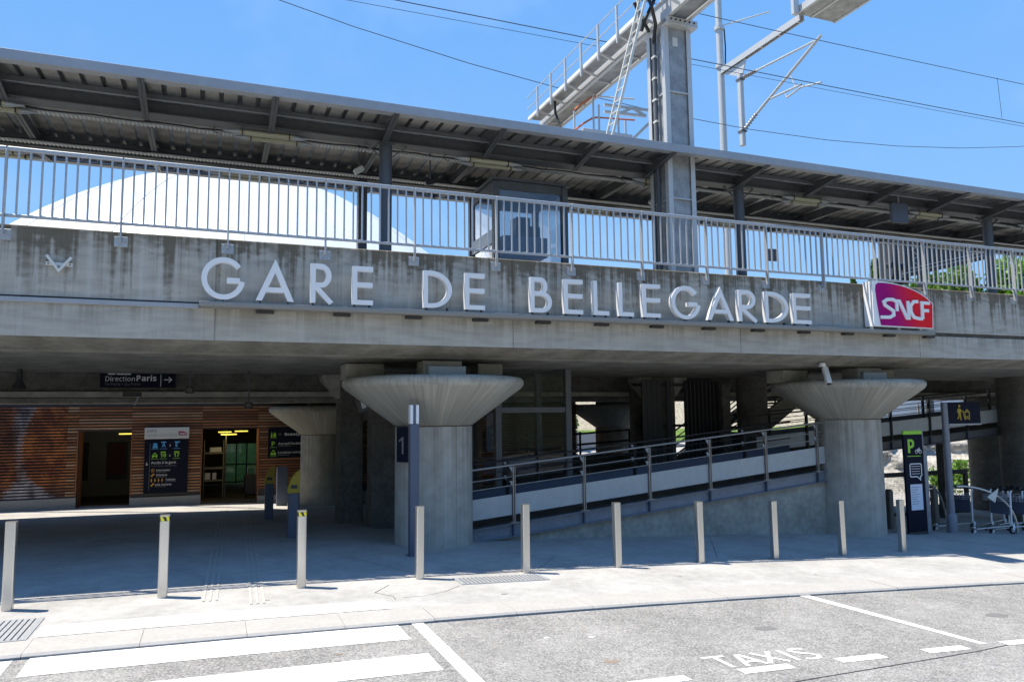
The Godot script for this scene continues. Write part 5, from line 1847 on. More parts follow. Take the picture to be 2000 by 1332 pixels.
# ---------------------------------------------------------------- things hanging or standing under the decks
func under_deck() -> void:
	var t := thing("direction_sign", "dark hanging direction sign with white text and arrow at the left under the deck", "sign", Vector3(-2.27, 3.56, -18.55))
	sign_card(t, 1.50, 0.55, 0.10, M.sign_dark)
	txt(t, "Direction", 0.105, Vector3(0.09, -0.36, 0.002), M.text_white)
	txt(t, "Paris", 0.125, Vector3(0.70, -0.345, 0.002), M.text_white, true)
	txt(t, "To Paris • Zu Paris", 0.062, Vector3(0.09, -0.475, 0.002), M.text_grey)
	var st := nst()
	box(st, Vector3(1.20, -0.39, 0.002), Vector3(0.012, 0.28, 0.004)); obj("rule", st, M.text_white, t)
	icon(t, M.text_white, [[0.13, [Vector2(0.0, 0.5), Vector2(1.0, 0.5)]], [0.13, [Vector2(0.6, 0.9), Vector2(1.0, 0.5), Vector2(0.6, 0.1)]]], Vector2(1.27, -0.45), 0.15)
	icon(t, M.text_white, [["poly", [Vector2(0, 0), Vector2(1, 0), Vector2(1, 0.35), Vector2(0, 0.35)]], ["poly", [Vector2(1.2, 0), Vector2(3.2, 0), Vector2(3.2, 0.35), Vector2(1.2, 0.35)]]], Vector2(0.15, -0.27), 0.14)
	st = nst()
	for x in [0.3, 1.2]: bx(st, Vector3(x, 0, -0.07), Vector3(x + 0.03, 0.9, -0.04))
	obj("hanger", st, M.dark_metal, t)
	# hanging ceiling fittings
	for d in [[-0.43, 2.90, -17.0, "black box fitting hung from the deck right of the direction sign", 0.17], [0.72, 2.58, -17.0, "black box fitting hung lower, above the wayfinding sign", 0.17]]:
		var f := thing("hanging_clock", d[3], "clock", Vector3(d[0], d[1], d[2]))
		st = nst()
		box(st, Vector3.ZERO, Vector3(d[4], d[4] * 0.8, 0.12), Basis.IDENTITY, 0.012)
		obj("case", st, M.black, f)
		st = nst()
		cyl(st, Vector3(0, 0, 0.058), Vector3(0, 0, 0.064), d[4] * 0.3, d[4] * 0.3, 20)
		obj("dial", st, M.interior, f)
		st = nst()
		cyl(st, Vector3(0, d[4] * 0.4, 0), Vector3(0, 3.30 - d[1], 0), 0.014, 0.014, 8)
		obj("rod", st, M.canopy_paint, f)
	var lp := thing("pendant_lamp", "small dark pendant downlight at the far left under the deck", "lamp", Vector3(-3.45, 2.92, -17.0))
	st = nst()
	lathe(st, Vector3.ZERO, [[0.13, 0.0], [0.09, 0.1], [0.05, 0.16], [0.05, 0.38]], 20)
	obj("shade", st, M.dark_metal, lp)
	st = nst()
	lathe(st, Vector3.ZERO, [[0.0, 0.01], [0.11, 0.012]], 20)
	obj("lens", st, M.off_white, lp)
	var fl := thing("floodlight", "small floodlight bracket under the direction sign", "lamp", Vector3(-1.52, 2.83, -17.4))
	st = nst()
	bx(st, Vector3(-0.18, -0.05, -0.1), Vector3(0.16, 0.04, 0.1), 0.01)
	obj("housing", st, M.black, fl)
	st = nst()
	bar(st, Vector3(0.14, 0.03, 0.02), Vector3(0.04, -0.22, 0.06), 0.035, 0.025)
	obj("arm", st, M.galv, fl)
	# number plate on the left column, and the floodlight on its cone
	var n := thing("number_sign", "narrow dark sign with the number 1 on the left side of the left large column", "sign", Vector3(3.16, 2.12, -13.35))
	var bs := Basis(Vector3.UP, deg_to_rad(-54))
	st = nst()
	box(st, bs * Vector3(0, -0.31, -0.03), Vector3(0.26, 0.62, 0.05), bs, 0.01)
	obj("panel", st, M.sign_dark, n)
	var tx := txt(n, "1", 0.30, bs * Vector3(0, -0.33, -0.004), M.text_grey, false, bs, 1)
	tx.name = "number"
	var fc := thing("floodlight", "grey box floodlight tucked under the left rim of the left flared column", "lamp", Vector3(2.62, 2.55, -14.2))
	st = nst()
	box(st, Vector3.ZERO, Vector3(0.20, 0.30, 0.16), Basis(Vector3(0, 0, 1), 0.25), 0.015)
	obj("housing", st, M.dark_metal, fc)
	st = nst()
	box(st, Vector3(-0.01, 0.02, 0.085), Vector3(0.08, 0.2, 0.01), Basis(Vector3(0, 0, 1), 0.25))
	obj("lens", st, M.galv, fc)
	# ticket validators
	for v in [[1.53, -15.55, 0.20, "yellow-headed ticket validator nearest the street, beside the third bollard"], [1.37, -19.8, 0.20, "yellow-headed ticket validator further back, in deep shade"]]:
		var o := thing("ticket_validator", v[3], "ticket validator", Vector3(v[0], gy(v[0], v[1]), v[1]), "ticket validators")
		st = nst()
		bx(st, Vector3(-0.10, 0, -0.09), Vector3(0.10, 0.86, 0.09), 0.015)
		obj("pedestal", st, M.blue_grey, o)
		st = nst()
		prism(st, [Vector2(-0.115, 0.862), Vector2(0.115, 0.862), Vector2(0.115, 1.30), Vector2(0.04, 1.26), Vector2(-0.05, 1.14), Vector2(-0.115, 0.95)], -0.10, 0.10)
		obj("head", st, M.yellow, o)
		st = nst()
		bx(st, Vector3(-0.06, 0.95, 0.1005), Vector3(0.06, 1.02, 0.105))
		obj("slot", st, M.dark_metal, o)
	var gp := thing("ticket_post", "plain dark grey post between the two yellow validators", "post", Vector3(2.05, gy(2.05, -24.3), -24.3))
	st = nst()
	bx(st, Vector3(-0.16, 0, -0.1), Vector3(0.16, 1.15, 0.1), 0.015)
	obj("body", st, M.blue_grey, gp)
	st = nst()
	bx(st, Vector3(-0.14, 1.152, -0.08), Vector3(0.14, 1.17, 0.08))
	obj("cap", st, M.galv, gp)
	# louvre screen of vertical slats between two columns
	var lv := thing("louvre_screen", "tall dark screen of vertical slats beside the haunched column", "screen", Vector3(0, 0, -17.55))
	for k in 9:
		var x := 12.05 + 0.128 * k
		st = nst()
		box(st, Vector3(x, 1.9, 0), Vector3(0.05, 2.6, 0.10), Basis(Vector3.UP, 0.3))
		obj("louvre", st, M.dark_metal, lv)
	for k in 6:
		var x := 10.55 + 0.15 * k
		if k == 4: continue
		st = nst()
		box(st, Vector3(x, 1.7, 0.3), Vector3(0.14, 3.0, 0.06))
		obj("louvre", st, M.dark_metal, lv)
	for y in [0.75, 1.95, 3.05]:
		st = nst()
		bx(st, Vector3(10.4, y, -0.09), Vector3(13.2, y + 0.07, -0.055))
		obj("rail", st, M.dark_metal, lv)
	st = nst()
	bx(st, Vector3(13.15, -0.6, -0.15), Vector3(13.42, 3.1, 0.15), 0.01)
	obj("end_post", st, M.concrete_dark, lv)
	# dark solid core left of the screen
	st = nst()
	bx(st, Vector3(10.9, -0.8, -18.6), Vector3(11.9, 3.3, -18.35))
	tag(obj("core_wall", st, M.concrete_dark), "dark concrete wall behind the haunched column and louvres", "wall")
	# low dark wall with rails beyond the lift
	var lw := thing("low_wall", "low dark wall with two rails in the gap between the lift and the haunched column", "wall", Vector3(0, 0, -20.5))
	st = nst()
	bx(st, Vector3(8.2, -0.8, -0.15), Vector3(13.6, 1.12, 0.0), 0.01)
	obj("body", st, M.concrete_dark, lw)
	for y in [1.42, 1.74]:
		st = nst()
		bar(st, Vector3(8.2, y - 0.12, -0.08), Vector3(13.6, y + 0.18, -0.08), 0.05, 0.06)
		obj("rail", st, M.dark_metal, lw)
	for x in [8.6, 10.3, 12.0, 13.3]:
		st = nst()
		bx(st, Vector3(x, 1.12, -0.10), Vector3(x + 0.05, 1.8, -0.05))
		obj("post", st, M.dark_metal, lw)
	# stair that climbs to the right behind the round column
	var s := thing("staircase", "dark steel staircase climbing to the right behind the plain round column", "staircase", Vector3(0, 0, -20.4))
	var a := Vector3(12.6, -0.6, 0); var b := Vector3(19.2, 3.3, 0)
	for z in [0.0, -1.8]:
		st = nst()
		bar(st, a + Vector3(0, 0, z), b + Vector3(0, 0, z), 0.06, 0.30)
		obj("stringer", st, M.canopy_paint, s)
		for u in [0.55, 0.80, 1.05]:
			st = nst()
			bar(st, a + Vector3(0, u, z), b + Vector3(0, u, z), 0.03, 0.03 if u < 1 else 0.05)
			obj("rail", st, M.dark_metal, s)
		for k in 6:
			var p := a.lerp(b, (k + 0.5) / 6.0)
			st = nst()
			bx(st, p + Vector3(-0.025, 0.1, z - 0.02), p + Vector3(0.025, 1.05, z + 0.02))
			obj("baluster", st, M.dark_metal, s)
	for k in 22:
		var p := a.lerp(b, (k + 0.5) / 22.0)
		st = nst()
		bx(st, p + Vector3(-0.16, 0.02, -1.76), p + Vector3(0.16, 0.06, -0.04))
		obj("tread", st, M.concrete_dark, s)
	# second stair, nearer, with solid concrete side
	var s2 := thing("staircase", "concrete stair with solid sloping side rising behind the right flared column", "staircase", Vector3(0, 0, -18.6))
	a = Vector3(13.6, 0.75, 0); b = Vector3(17.6, 3.28, 0)
	st = nst()
	bar(st, a, b, 0.12, 0.5)
	obj("side", st, M.concrete, s2)
	for k in 14:
		var p := a.lerp(b, (k + 0.5) / 14.0)
		st = nst()
		bx(st, p + Vector3(-0.17, 0.1, -1.5), p + Vector3(0.17, 0.16, -0.065))
		obj("tread", st, M.concrete_dark, s2)
	for u in [0.75, 0.95, 1.2]:
		st = nst()
		bar(st, a + Vector3(0, u, 0), b + Vector3(0, u, 0), 0.03, 0.03)
		obj("rail", st, M.galv, s2)
	st = nst()
	bx(st, Vector3(14.95, -0.8, -0.2), Vector3(15.15, 1.6, 0.0))
	obj("support", st, M.concrete, s2)

# ---------------------------------------------------------------- street furniture at the front
func street_things() -> void:
	var pos := [[-2.132, -10.503], [-0.511, -10.593], [1.161, -10.62], [2.796, -10.717], [4.433, -10.73], [6.045, -10.812], [7.662, -10.891], [9.316, -11.02], [10.976, -11.131], [12.649, -11.282]]
	var lab := ["leftmost steel bollard of the row, at the left edge of the view", "steel bollard with yellow and black tape round its top, second from the left", "steel bollard with yellow and black tape, in front of the ticket validator", "steel bollard standing just right of the slim grey luminaire post", "steel bollard in front of the foot of the ramp", "steel bollard before the lower third of the ramp", "steel bollard before the middle of the ramp", "steel bollard before the bare concrete wall of the ramp", "steel bollard in front of the right large column", "rightmost steel bollard of the row, left of the black sign totem"]
	for i in pos.size():
		var x: float = pos[i][0]; var z: float = pos[i][1]
		var t := thing("bollard", lab[i], "bollard", Vector3(x, g(x), z), "stainless steel bollards along the forecourt")
		var tilt := Basis(Vector3(0, 0, 1), rng.randf_range(-0.008, 0.008)) * Basis(Vector3.UP, rng.randf_range(-0.04, 0.04))
		t.basis = tilt
		# square tube with rounded corners
		var st := nst()
		var pr := []
		for c in [[1, 1, 0], [-1, 1, 90], [-1, -1, 180], [1, -1, 270]]:
			for a in arc(c[0] * 0.036, c[1] * 0.036, 0.022, 0.022, c[2], c[2] + 90, 4): pr.append(a)
		st.set_smooth_group(4)
		for k in pr.size():
			var p: Vector2 = pr[k]; var q: Vector2 = pr[(k + 1) % pr.size()]
			opoly(st, [Vector3(p.x, -0.05, p.y), Vector3(q.x, -0.05, q.y), Vector3(q.x, 0.992, q.y), Vector3(p.x, 0.992, p.y)], Vector3(0, 0.5, 0))
		st.set_smooth_group(FLAT)
		obj("body", st, M.steel, t)
		st = nst()
		prism(st, pr.map(func(v): return v * 1.03), 0.0, 0.010, Transform3D(Basis(Vector3(1, 0, 0), Vector3(0, 0, 1), Vector3(0, 1, 0)), Vector3(0, 0.992, 0)))
		obj("cap", st, M.steel, t)
		if i == 1 or i == 2:
			st = nst()
			var band := pr.map(func(v): return v * 1.035)
			prism(st, band, 0.0, 0.055, Transform3D(Basis(Vector3(1, 0, 0), Vector3(0, 0, 1), Vector3(0, 1, 0)), Vector3(0, 0.93, 0)))
			obj("tape", st, M.black, t)
			st = nst()
			for e in [-0.045, 0.03]:
				prism(st, [Vector2(e, 0.932), Vector2(e + 0.045, 0.932), Vector2(e + 0.018, 0.984), Vector2(e - 0.022, 0.984)].map(func(v): return Vector2(clampf(v.x, -0.052, 0.052), v.y)), 0.0602, 0.0618)
			obj("tape_stripe", st, M.tape_yellow, t)
	# slim luminaire post
	var lp := thing("luminaire_post", "slim blue-grey square post with two white light strips near its top, before the left column", "lamp post", Vector3(3.175, g(3.2), -12.55))
	var st := nst()
	bx(st, Vector3(-0.075, 0, -0.07), Vector3(0.075, 2.17, 0.07), 0.008)
	obj("shaft", st, M.blue_grey, lp)
	st = nst()
	bx(st, Vector3(-0.022, 2.172, -0.07), Vector3(0.022, 2.49, 0.068), 0.004)
	obj("core", st, M.blue_grey, lp)
	for e in [-1.0, 1.0]:
		st = nst()
		bx(st, Vector3(e * 0.024, 2.172, -0.07), Vector3(e * 0.075, 2.49, 0.07), 0.006)
		obj("light_strip", st, M.white_paint, lp)
	st = nst()
	bx(st, Vector3(-0.11, 0.0, -0.11), Vector3(0.11, 0.015, 0.11))
	obj("base_plate", st, M.blue_grey, lp)
	# camera under the edge beam
	var c := thing("surveillance_camera", "white box camera hung from the edge of the platform before the right column", "camera", Vector3(12.16, 3.33, -12.62))
	st = nst()
	cyl(st, Vector3(0, -0.06, 0), Vector3(0, 0.02, 0), 0.075, 0.06, 16)
	obj("mount", st, M.white_paint, c)
	st = nst()
	var bs := Basis(Vector3(1, 0, 0), -1.05) * Basis(Vector3.UP, 0.1)
	bs = Basis(Vector3.UP, -0.35) * Basis(Vector3(1, 0, 0), 1.10)
	box(st, Vector3(0.05, -0.25, 0.06), Vector3(0.115, 0.105, 0.40), bs, 0.015)
	obj("housing", st, M.off_white, c)
	st = nst()
	box(st, Vector3(0.05, -0.25, 0.06) + bs * Vector3(0, 0, 0.201), Vector3(0.085, 0.07, 0.012), bs)
	obj("window", st, M.black, c)

# ---------------------------------------------------------------- right side: signs, trolleys, bicycle
func right_side() -> void:
	var z0 := 0.002
	# black totem
	var t := thing("parking_totem", "black bicycle parking totem with green top band, white notice and grey side", "sign", Vector3(15.27, gy(15.5, -13.4) , -13.4))
	var h := 2.42
	var st := nst()
	bx(st, Vector3(0, 0.06, -0.06), Vector3(0.60, h - 0.09, 0.0), 0.004)
	obj("panel", st, M.sign_dark, t)
	st = nst()
	bx(st, Vector3(0.0, h - 0.088, -0.06), Vector3(0.60, h, 0.0), 0.004)
	obj("top_band", st, M.text_green, t)
	st = nst()
	bx(st, Vector3(0.604, 0.0, -0.16), Vector3(0.72, h - 0.45, 0.01), 0.006)
	bx(st, Vector3(0.604, h - 0.448, -0.16), Vector3(0.66, h + 0.0, -0.02), 0.006)
	obj("side_post", st, M.ramp_steel, t)
	st = nst()
	bx(st, Vector3(0, 0, -0.07), Vector3(0.60, 0.058, -0.01))
	obj("plinth", st, M.dark_metal, t)
	txt(t, "P", 0.32, Vector3(0.08, h - 0.37, z0), M.text_green, true)
	var bk := []
	for cx in [0.22, 0.78]: bk.append([0.05, arc(cx, 0.25, 0.2, 0.2, 0, 345, 14)])
	bk.append([0.06, [Vector2(0.22, 0.25), Vector2(0.40, 0.55), Vector2(0.68, 0.55), Vector2(0.5, 0.25), Vector2(0.40, 0.55)]])
	bk.append([0.06, [Vector2(0.78, 0.25), Vector2(0.66, 0.68), Vector2(0.58, 0.68)]])
	icon(t, M.text_white, bk, Vector2(0.34, h - 0.55), 0.21)
	st = nst(); box(st, Vector3(0.30, h - 0.60, 0.001), Vector3(0.44, 0.014, 0.004)); obj("rule", st, M.text_green, t)
	var bub := [Vector2(0.10, 0.22), Vector2(0.06, 0.30), Vector2(0.06, 0.90), Vector2(0.12, 0.97), Vector2(0.92, 0.97), Vector2(0.98, 0.90), Vector2(0.98, 0.30), Vector2(0.92, 0.22), Vector2(0.86, 0.22), Vector2(0.86, 0.02), Vector2(0.62, 0.22)]
	st = nst()
	stroke(st, bub, 0.06, 0.0, 0.004, Transform3D(Basis(Vector3(0.40, 0, 0), Vector3(0, 0.40, 0), Vector3(0, 0, 1)), Vector3(0.12, h - 1.17, 0.001)), true)
	for k in 4: box(st, Vector3(0.325, h - 0.84 - 0.058 * k, 0.001), Vector3(0.28, 0.012, 0.003))
	obj("pictogram", st, M.text_white, t)
	st = nst()
	bx(st, Vector3(0.12, h - 1.86, 0.0005), Vector3(0.50, h - 1.26, 0.006))
	var nt := obj("notice", st, M.paper, t)
	st = nst()
	for k in 8: box(st, Vector3(0.27 - 0.02 * (k % 3), h - 1.33 - 0.055 * k, 0.0065), Vector3(0.24 - 0.04 * (k % 3), 0.012, 0.002))
	obj("print_lines", st, M.text_grey, nt)
	# mast with luggage sign
	var m := thing("luggage_sign", "dark sign with yellow figure and luggage cart on a grey mast", "sign", Vector3(16.92, gy(16.9, -13.6), -13.6))
	st = nst()
	lathe(st, Vector3.ZERO, [[0.125, -0.05], [0.125, 0.42], [0.105, 0.47]], 20)
	obj("sleeve", st, M.ramp_steel, m)
	st = nst()
	cyl(st, Vector3(0, 0.45, 0), Vector3(0, 3.17, 0), 0.088, 0.075, 20)
	obj("mast", st, M.ramp_steel, m)
	st = nst()
	bx(st, Vector3(0.08, 2.64, -0.05), Vector3(1.20, 3.17, 0.05), 0.008)
	obj("panel", st, M.sign_dark, m)
	st = nst()
	bx(st, Vector3(0.08, 2.60, -0.06), Vector3(1.20, 2.636, 0.06), 0.004)
	obj("lower_rail", st, M.galv, m)
	# walking figure with cart, drawn in strokes
	var fig := [[0.10, [Vector2(0.20, 0.62), Vector2(0.16, 0.40)]], [0.15, [Vector2(0.24, 0.70), Vector2(0.27, 0.36)]], [0.07, [Vector2(0.20, 0.74), Vector2(0.08, 0.62), Vector2(0.08, 0.48)]], [0.08, [Vector2(0.20, 0.38), Vector2(0.14, 0.18), Vector2(0.05, 0.10)]], [0.08, [Vector2(0.28, 0.38), Vector2(0.32, 0.20), Vector2(0.33, 0.0)]], [0.06, [Vector2(0.30, 0.70), Vector2(0.42, 0.55), Vector2(0.55, 0.56)]], ["poly", arc(0.25, 0.88, 0.085, 0.085, 0, 330, 11)], [0.05, [Vector2(0.55, 0.58), Vector2(0.64, 0.12), Vector2(1.12, 0.12)]], [0.055, [Vector2(0.70, 0.22), Vector2(0.70, 0.52), Vector2(1.08, 0.52), Vector2(1.08, 0.22), Vector2(0.68, 0.22)]], [0.05, [Vector2(0.80, 0.55), Vector2(0.82, 0.64), Vector2(0.96, 0.64), Vector2(0.98, 0.55)]], ["poly", arc(0.70, 0.05, 0.04, 0.04, 0, 330, 8)], ["poly", arc(1.06, 0.05, 0.04, 0.04, 0, 330, 8)]]
	icon(m, M.yellow, fig, Vector2(0.36, 2.72), 0.40, 0.052)
	# luggage trolleys nested in a row
	var tr := trolley("front luggage trolley of the nested row, the nearest one at the right edge")
	tr.position = Vector3(18.95, gy(18.9, -13.35), -13.35)
	var tl := ["second luggage trolley of the nested row", "third luggage trolley of the nested row", "rearmost luggage trolley of the nested row, nearest the sign mast"]
	copy_of(tr, "luggage trolley just left of the nearest one, its handle higher in view", Vector3(18.40, gy(18.4, -13.4), -13.42), "luggage trolleys")
	copy_of(tr, "luggage trolley behind the two front ones, touching the dark column", Vector3(19.6, gy(19.6, -13.6), -13.95), "luggage trolleys")
	copy_of(tr, "luggage trolley nearest the sign mast, mostly hidden by the others", Vector3(18.0, gy(18, -14.0), -14.15), "luggage trolleys")
	# bent tube stop with pale triangular plate
	var bt := thing("trolley_stop", "bent tube barrier arching over the trolleys with pale triangular plate", "barrier", Vector3.ZERO)
	st = nst()
	var pts := []
	var gb := gy(18.5, -13.1)
	for k in 17:
		var a := PI / 2 * k / 16.0
		pts.append(Vector3(16.98 + 1.62 * sin(a), gb + 1.20 * pow(cos(a), 0.8) , -13.45 + 0.3 * sin(a)))
	tube(st, pts, 0.028, 10)
	obj("tube", st, M.steel, bt)
	st = nst()
	pts = []
	for k in 9:
		var a := PI / 2 * k / 8.0
		pts.append(Vector3(16.98 + 0.9 * sin(a), gb + 1.18 * cos(a), -14.3 - 0.2 * sin(a)))
	tube(st, pts, 0.025, 8)
	obj("tube", st, M.steel, bt)
	st = nst()
	prism(st, [Vector2(17.72, gb + 0.93), Vector2(17.98, gb + 0.78), Vector2(18.14, gb + 1.12)], -13.24, -13.225)
	obj("plate", st, M.off_white, bt)
	# stone posts and bicycle shelter
	for p in [[15.98, -14.56, "weathered square post in shade just left of the black totem"], [17.92, -14.88, "weathered square post in shade between the totem and the sign mast"]]:
		var o := thing("timber_post", p[2], "post", Vector3(p[0], gy(p[0], p[1]), p[1]))
		st = nst()
		bx(st, Vector3(-0.075, -0.05, -0.075), Vector3(0.075, 0.97, 0.075), 0.02)
		obj("shaft", st, M.wood_post, o)
		st = nst()
		bx(st, Vector3(-0.06, 0.972, -0.06), Vector3(0.06, 0.99, 0.06), 0.01)
		obj("top", st, M.wood_post, o)
	var f := thing("mesh_fence", "dark framed wire mesh panel behind the totem in front of the sunlit rock", "fence", Vector3(0, 0, -18.2))
	var fy := gy(21.5, -18.2)
	st = nst()
	for x in [18.6, 20.9, 23.35]: bx(st, Vector3(x, fy, -0.05), Vector3(x + 0.12, fy + 1.42, 0.05))
	bx(st, Vector3(18.721, fy + 1.28, -0.045), Vector3(23.349, fy + 1.42, 0.045))
	bx(st, Vector3(18.721, fy + 0.02, -0.045), Vector3(23.349, fy + 0.16, 0.045))
	obj("frame", st, M.dark_metal, f)
	st = nst()
	for k in 76: bx(st, Vector3(18.72 + k * 0.061, fy + 0.16, -0.003), Vector3(18.724 + k * 0.061, fy + 1.28, 0.001))
	for k in 18: bx(st, Vector3(18.72, fy + 0.2 + k * 0.061, -0.001), Vector3(23.35, fy + 0.204 + k * 0.061, 0.003))
	var ms := obj("wire_mesh", st, M.dark_metal, f)
	ms.set_meta("kind", "stuff")
	bicycle(Vector3(21.35, gy(21.5, -17.6), -17.6))

func trolley(label: String) -> Node3D:
	var t := thing("luggage_trolley", label, "luggage trolley", Vector3.ZERO, "luggage trolleys")
	t.set_meta("base", "luggage_trolley")
	var st := nst()
	for z in [-0.26, 0.26]:
		tube(st, [Vector3(-1.0, 0.16, z * 0.35), Vector3(-0.15, 0.20, z), Vector3(0.05, 0.20, z)], 0.018, 8)
	cyl(st, Vector3(-1.0, 0.16, -0.1), Vector3(-1.0, 0.16, 0.1), 0.018, 0.018, 8)
	for x in [-0.75, -0.5, -0.25]: cyl(st, Vector3(x, 0.19, -0.26 * lerpf(0.35, 1, (x + 1) / 0.85)), Vector3(x, 0.19, 0.26 * lerpf(0.35, 1, (x + 1) / 0.85)), 0.012, 0.012, 6)
	obj("base_frame", st, M.steel, t)
	st = nst()
	for z in [-0.26, 0.26]: tube(st, [Vector3(0.02, 0.20, z), Vector3(0.04, 0.98, z), Vector3(0.10, 1.06, z)], 0.02, 8)
	obj("upright", st, M.white_paint, t)
	st = nst()
	cyl(st, Vector3(0.10, 1.06, -0.30), Vector3(0.10, 1.06, 0.30), 0.026, 0.026, 10)
	box(st, Vector3(0.10, 1.08, 0.0), Vector3(0.14, 0.10, 0.16), Basis.IDENTITY, 0.03)
	obj("handle", st, M.black, t)
	st = nst()
	bx(st, Vector3(-0.015, 0.46, -0.25), Vector3(0.005, 0.86, 0.25), 0.004)
	obj("backboard", st, M.blue_grey, t)
	st = nst()
	for k in 4:
		var y := 0.80 + 0.045 * k
		tube(st, [Vector3(0.02, y, -0.24), Vector3(-0.26, y, -0.24), Vector3(-0.26, y, 0.24), Vector3(0.02, y, 0.24)], 0.006, 5)
	for k in 7: cyl(st, Vector3(-0.26, 0.80, -0.24 + 0.08 * k), Vector3(-0.26, 0.94, -0.24 + 0.08 * k), 0.006, 0.006, 5)
	obj("basket", st, M.galv, t)
	for w in [[-0.98, 0.0, 0.07], [0.02, -0.27, 0.10], [0.02, 0.27, 0.10]]:
		st = nst()
		cyl(st, Vector3(w[0], w[2], w[1] - 0.02), Vector3(w[0], w[2], w[1] + 0.02), w[2], w[2], 18)
		var wh := obj("wheel", st, M.rubber, t)
		st = nst()
		cyl(st, Vector3(w[0], w[2], w[1] - 0.024), Vector3(w[0], w[2], w[1] + 0.024), w[2] * 0.6, w[2] * 0.6, 14)
		obj("hub", st, M.galv, wh)
		st = nst()
		bx(st, Vector3(w[0] - 0.02, w[2], w[1] + 0.026), Vector3(w[0] + 0.05, w[2] + 0.14, w[1] + 0.034))
		obj("fork", st, M.white_paint, wh)
	return t

func bicycle(at: Vector3) -> void:
	var t := thing("bicycle", "dark bicycle parked against the wire mesh panel", "bicycle", at)
	for w in [-0.5, 0.52]:
		var tm := TorusMesh.new()
		tm.inner_radius = 0.31; tm.outer_radius = 0.35; tm.rings = 28; tm.ring_segments = 6
		var mi := MeshInstance3D.new()
		mi.mesh = tm; mi.material_override = M.rubber
		put(mi, "wheel", t)
		mi.transform = Transform3D(Basis(Vector3(1, 0, 0), PI / 2), Vector3(w, 0.35, 0))
		var st := nst()
		for k in 8:
			var a := PI * k / 8.0
			cyl(st, Vector3(w + cos(a) * 0.31, 0.35 + sin(a) * 0.31, 0), Vector3(w - cos(a) * 0.31, 0.35 - sin(a) * 0.31, 0), 0.003, 0.003, 4)
		cyl(st, Vector3(w, 0.35, -0.05), Vector3(w, 0.35, 0.05), 0.02, 0.02, 8)
		obj("spokes", st, M.dark_metal, t)
	var st := nst()
	var bb := Vector3(-0.05, 0.30, 0); var se := Vector3(-0.18, 0.82, 0); var hd := Vector3(0.36, 0.82, 0)
	for s in [[bb, se], [se, hd], [bb, hd + Vector3(0.02, -0.1, 0)], [Vector3(-0.5, 0.35, 0), bb], [Vector3(-0.5, 0.35, 0), se + Vector3(0.01, -0.05, 0)], [Vector3(0.52, 0.35, 0), hd], [hd, hd + Vector3(-0.04, 0.16, 0)]]:
		cyl(st, s[0], s[1], 0.017, 0.017, 8)
	obj("frame", st, M.black, t)
	st = nst()
	box(st, se + Vector3(-0.03, 0.14, 0), Vector3(0.26, 0.05, 0.14), Basis.IDENTITY, 0.02)
	cyl(st, se, se + Vector3(-0.02, 0.14, 0), 0.013, 0.013, 6)
	obj("saddle", st, M.black, t)
	st = nst()
	tube(st, [hd + Vector3(-0.10, 0.17, -0.26), hd + Vector3(-0.03, 0.17, -0.1), hd + Vector3(-0.03, 0.17, 0.1), hd + Vector3(-0.10, 0.17, 0.26)], 0.013, 6)
	obj("handlebar", st, M.dark_metal, t)
	st = nst()
	cyl(st, bb + Vector3(0, 0, 0.03), bb + Vector3(0, 0, 0.04), 0.09, 0.09, 16)
	bar(st, bb + Vector3(0, 0, 0.05), bb + Vector3(0.12, -0.12, 0.05), 0.02, 0.02)
	bar(st, bb + Vector3(0, 0, -0.05), bb + Vector3(-0.12, 0.12, -0.05), 0.02, 0.02)
	obj("crank", st, M.dark_metal, t)

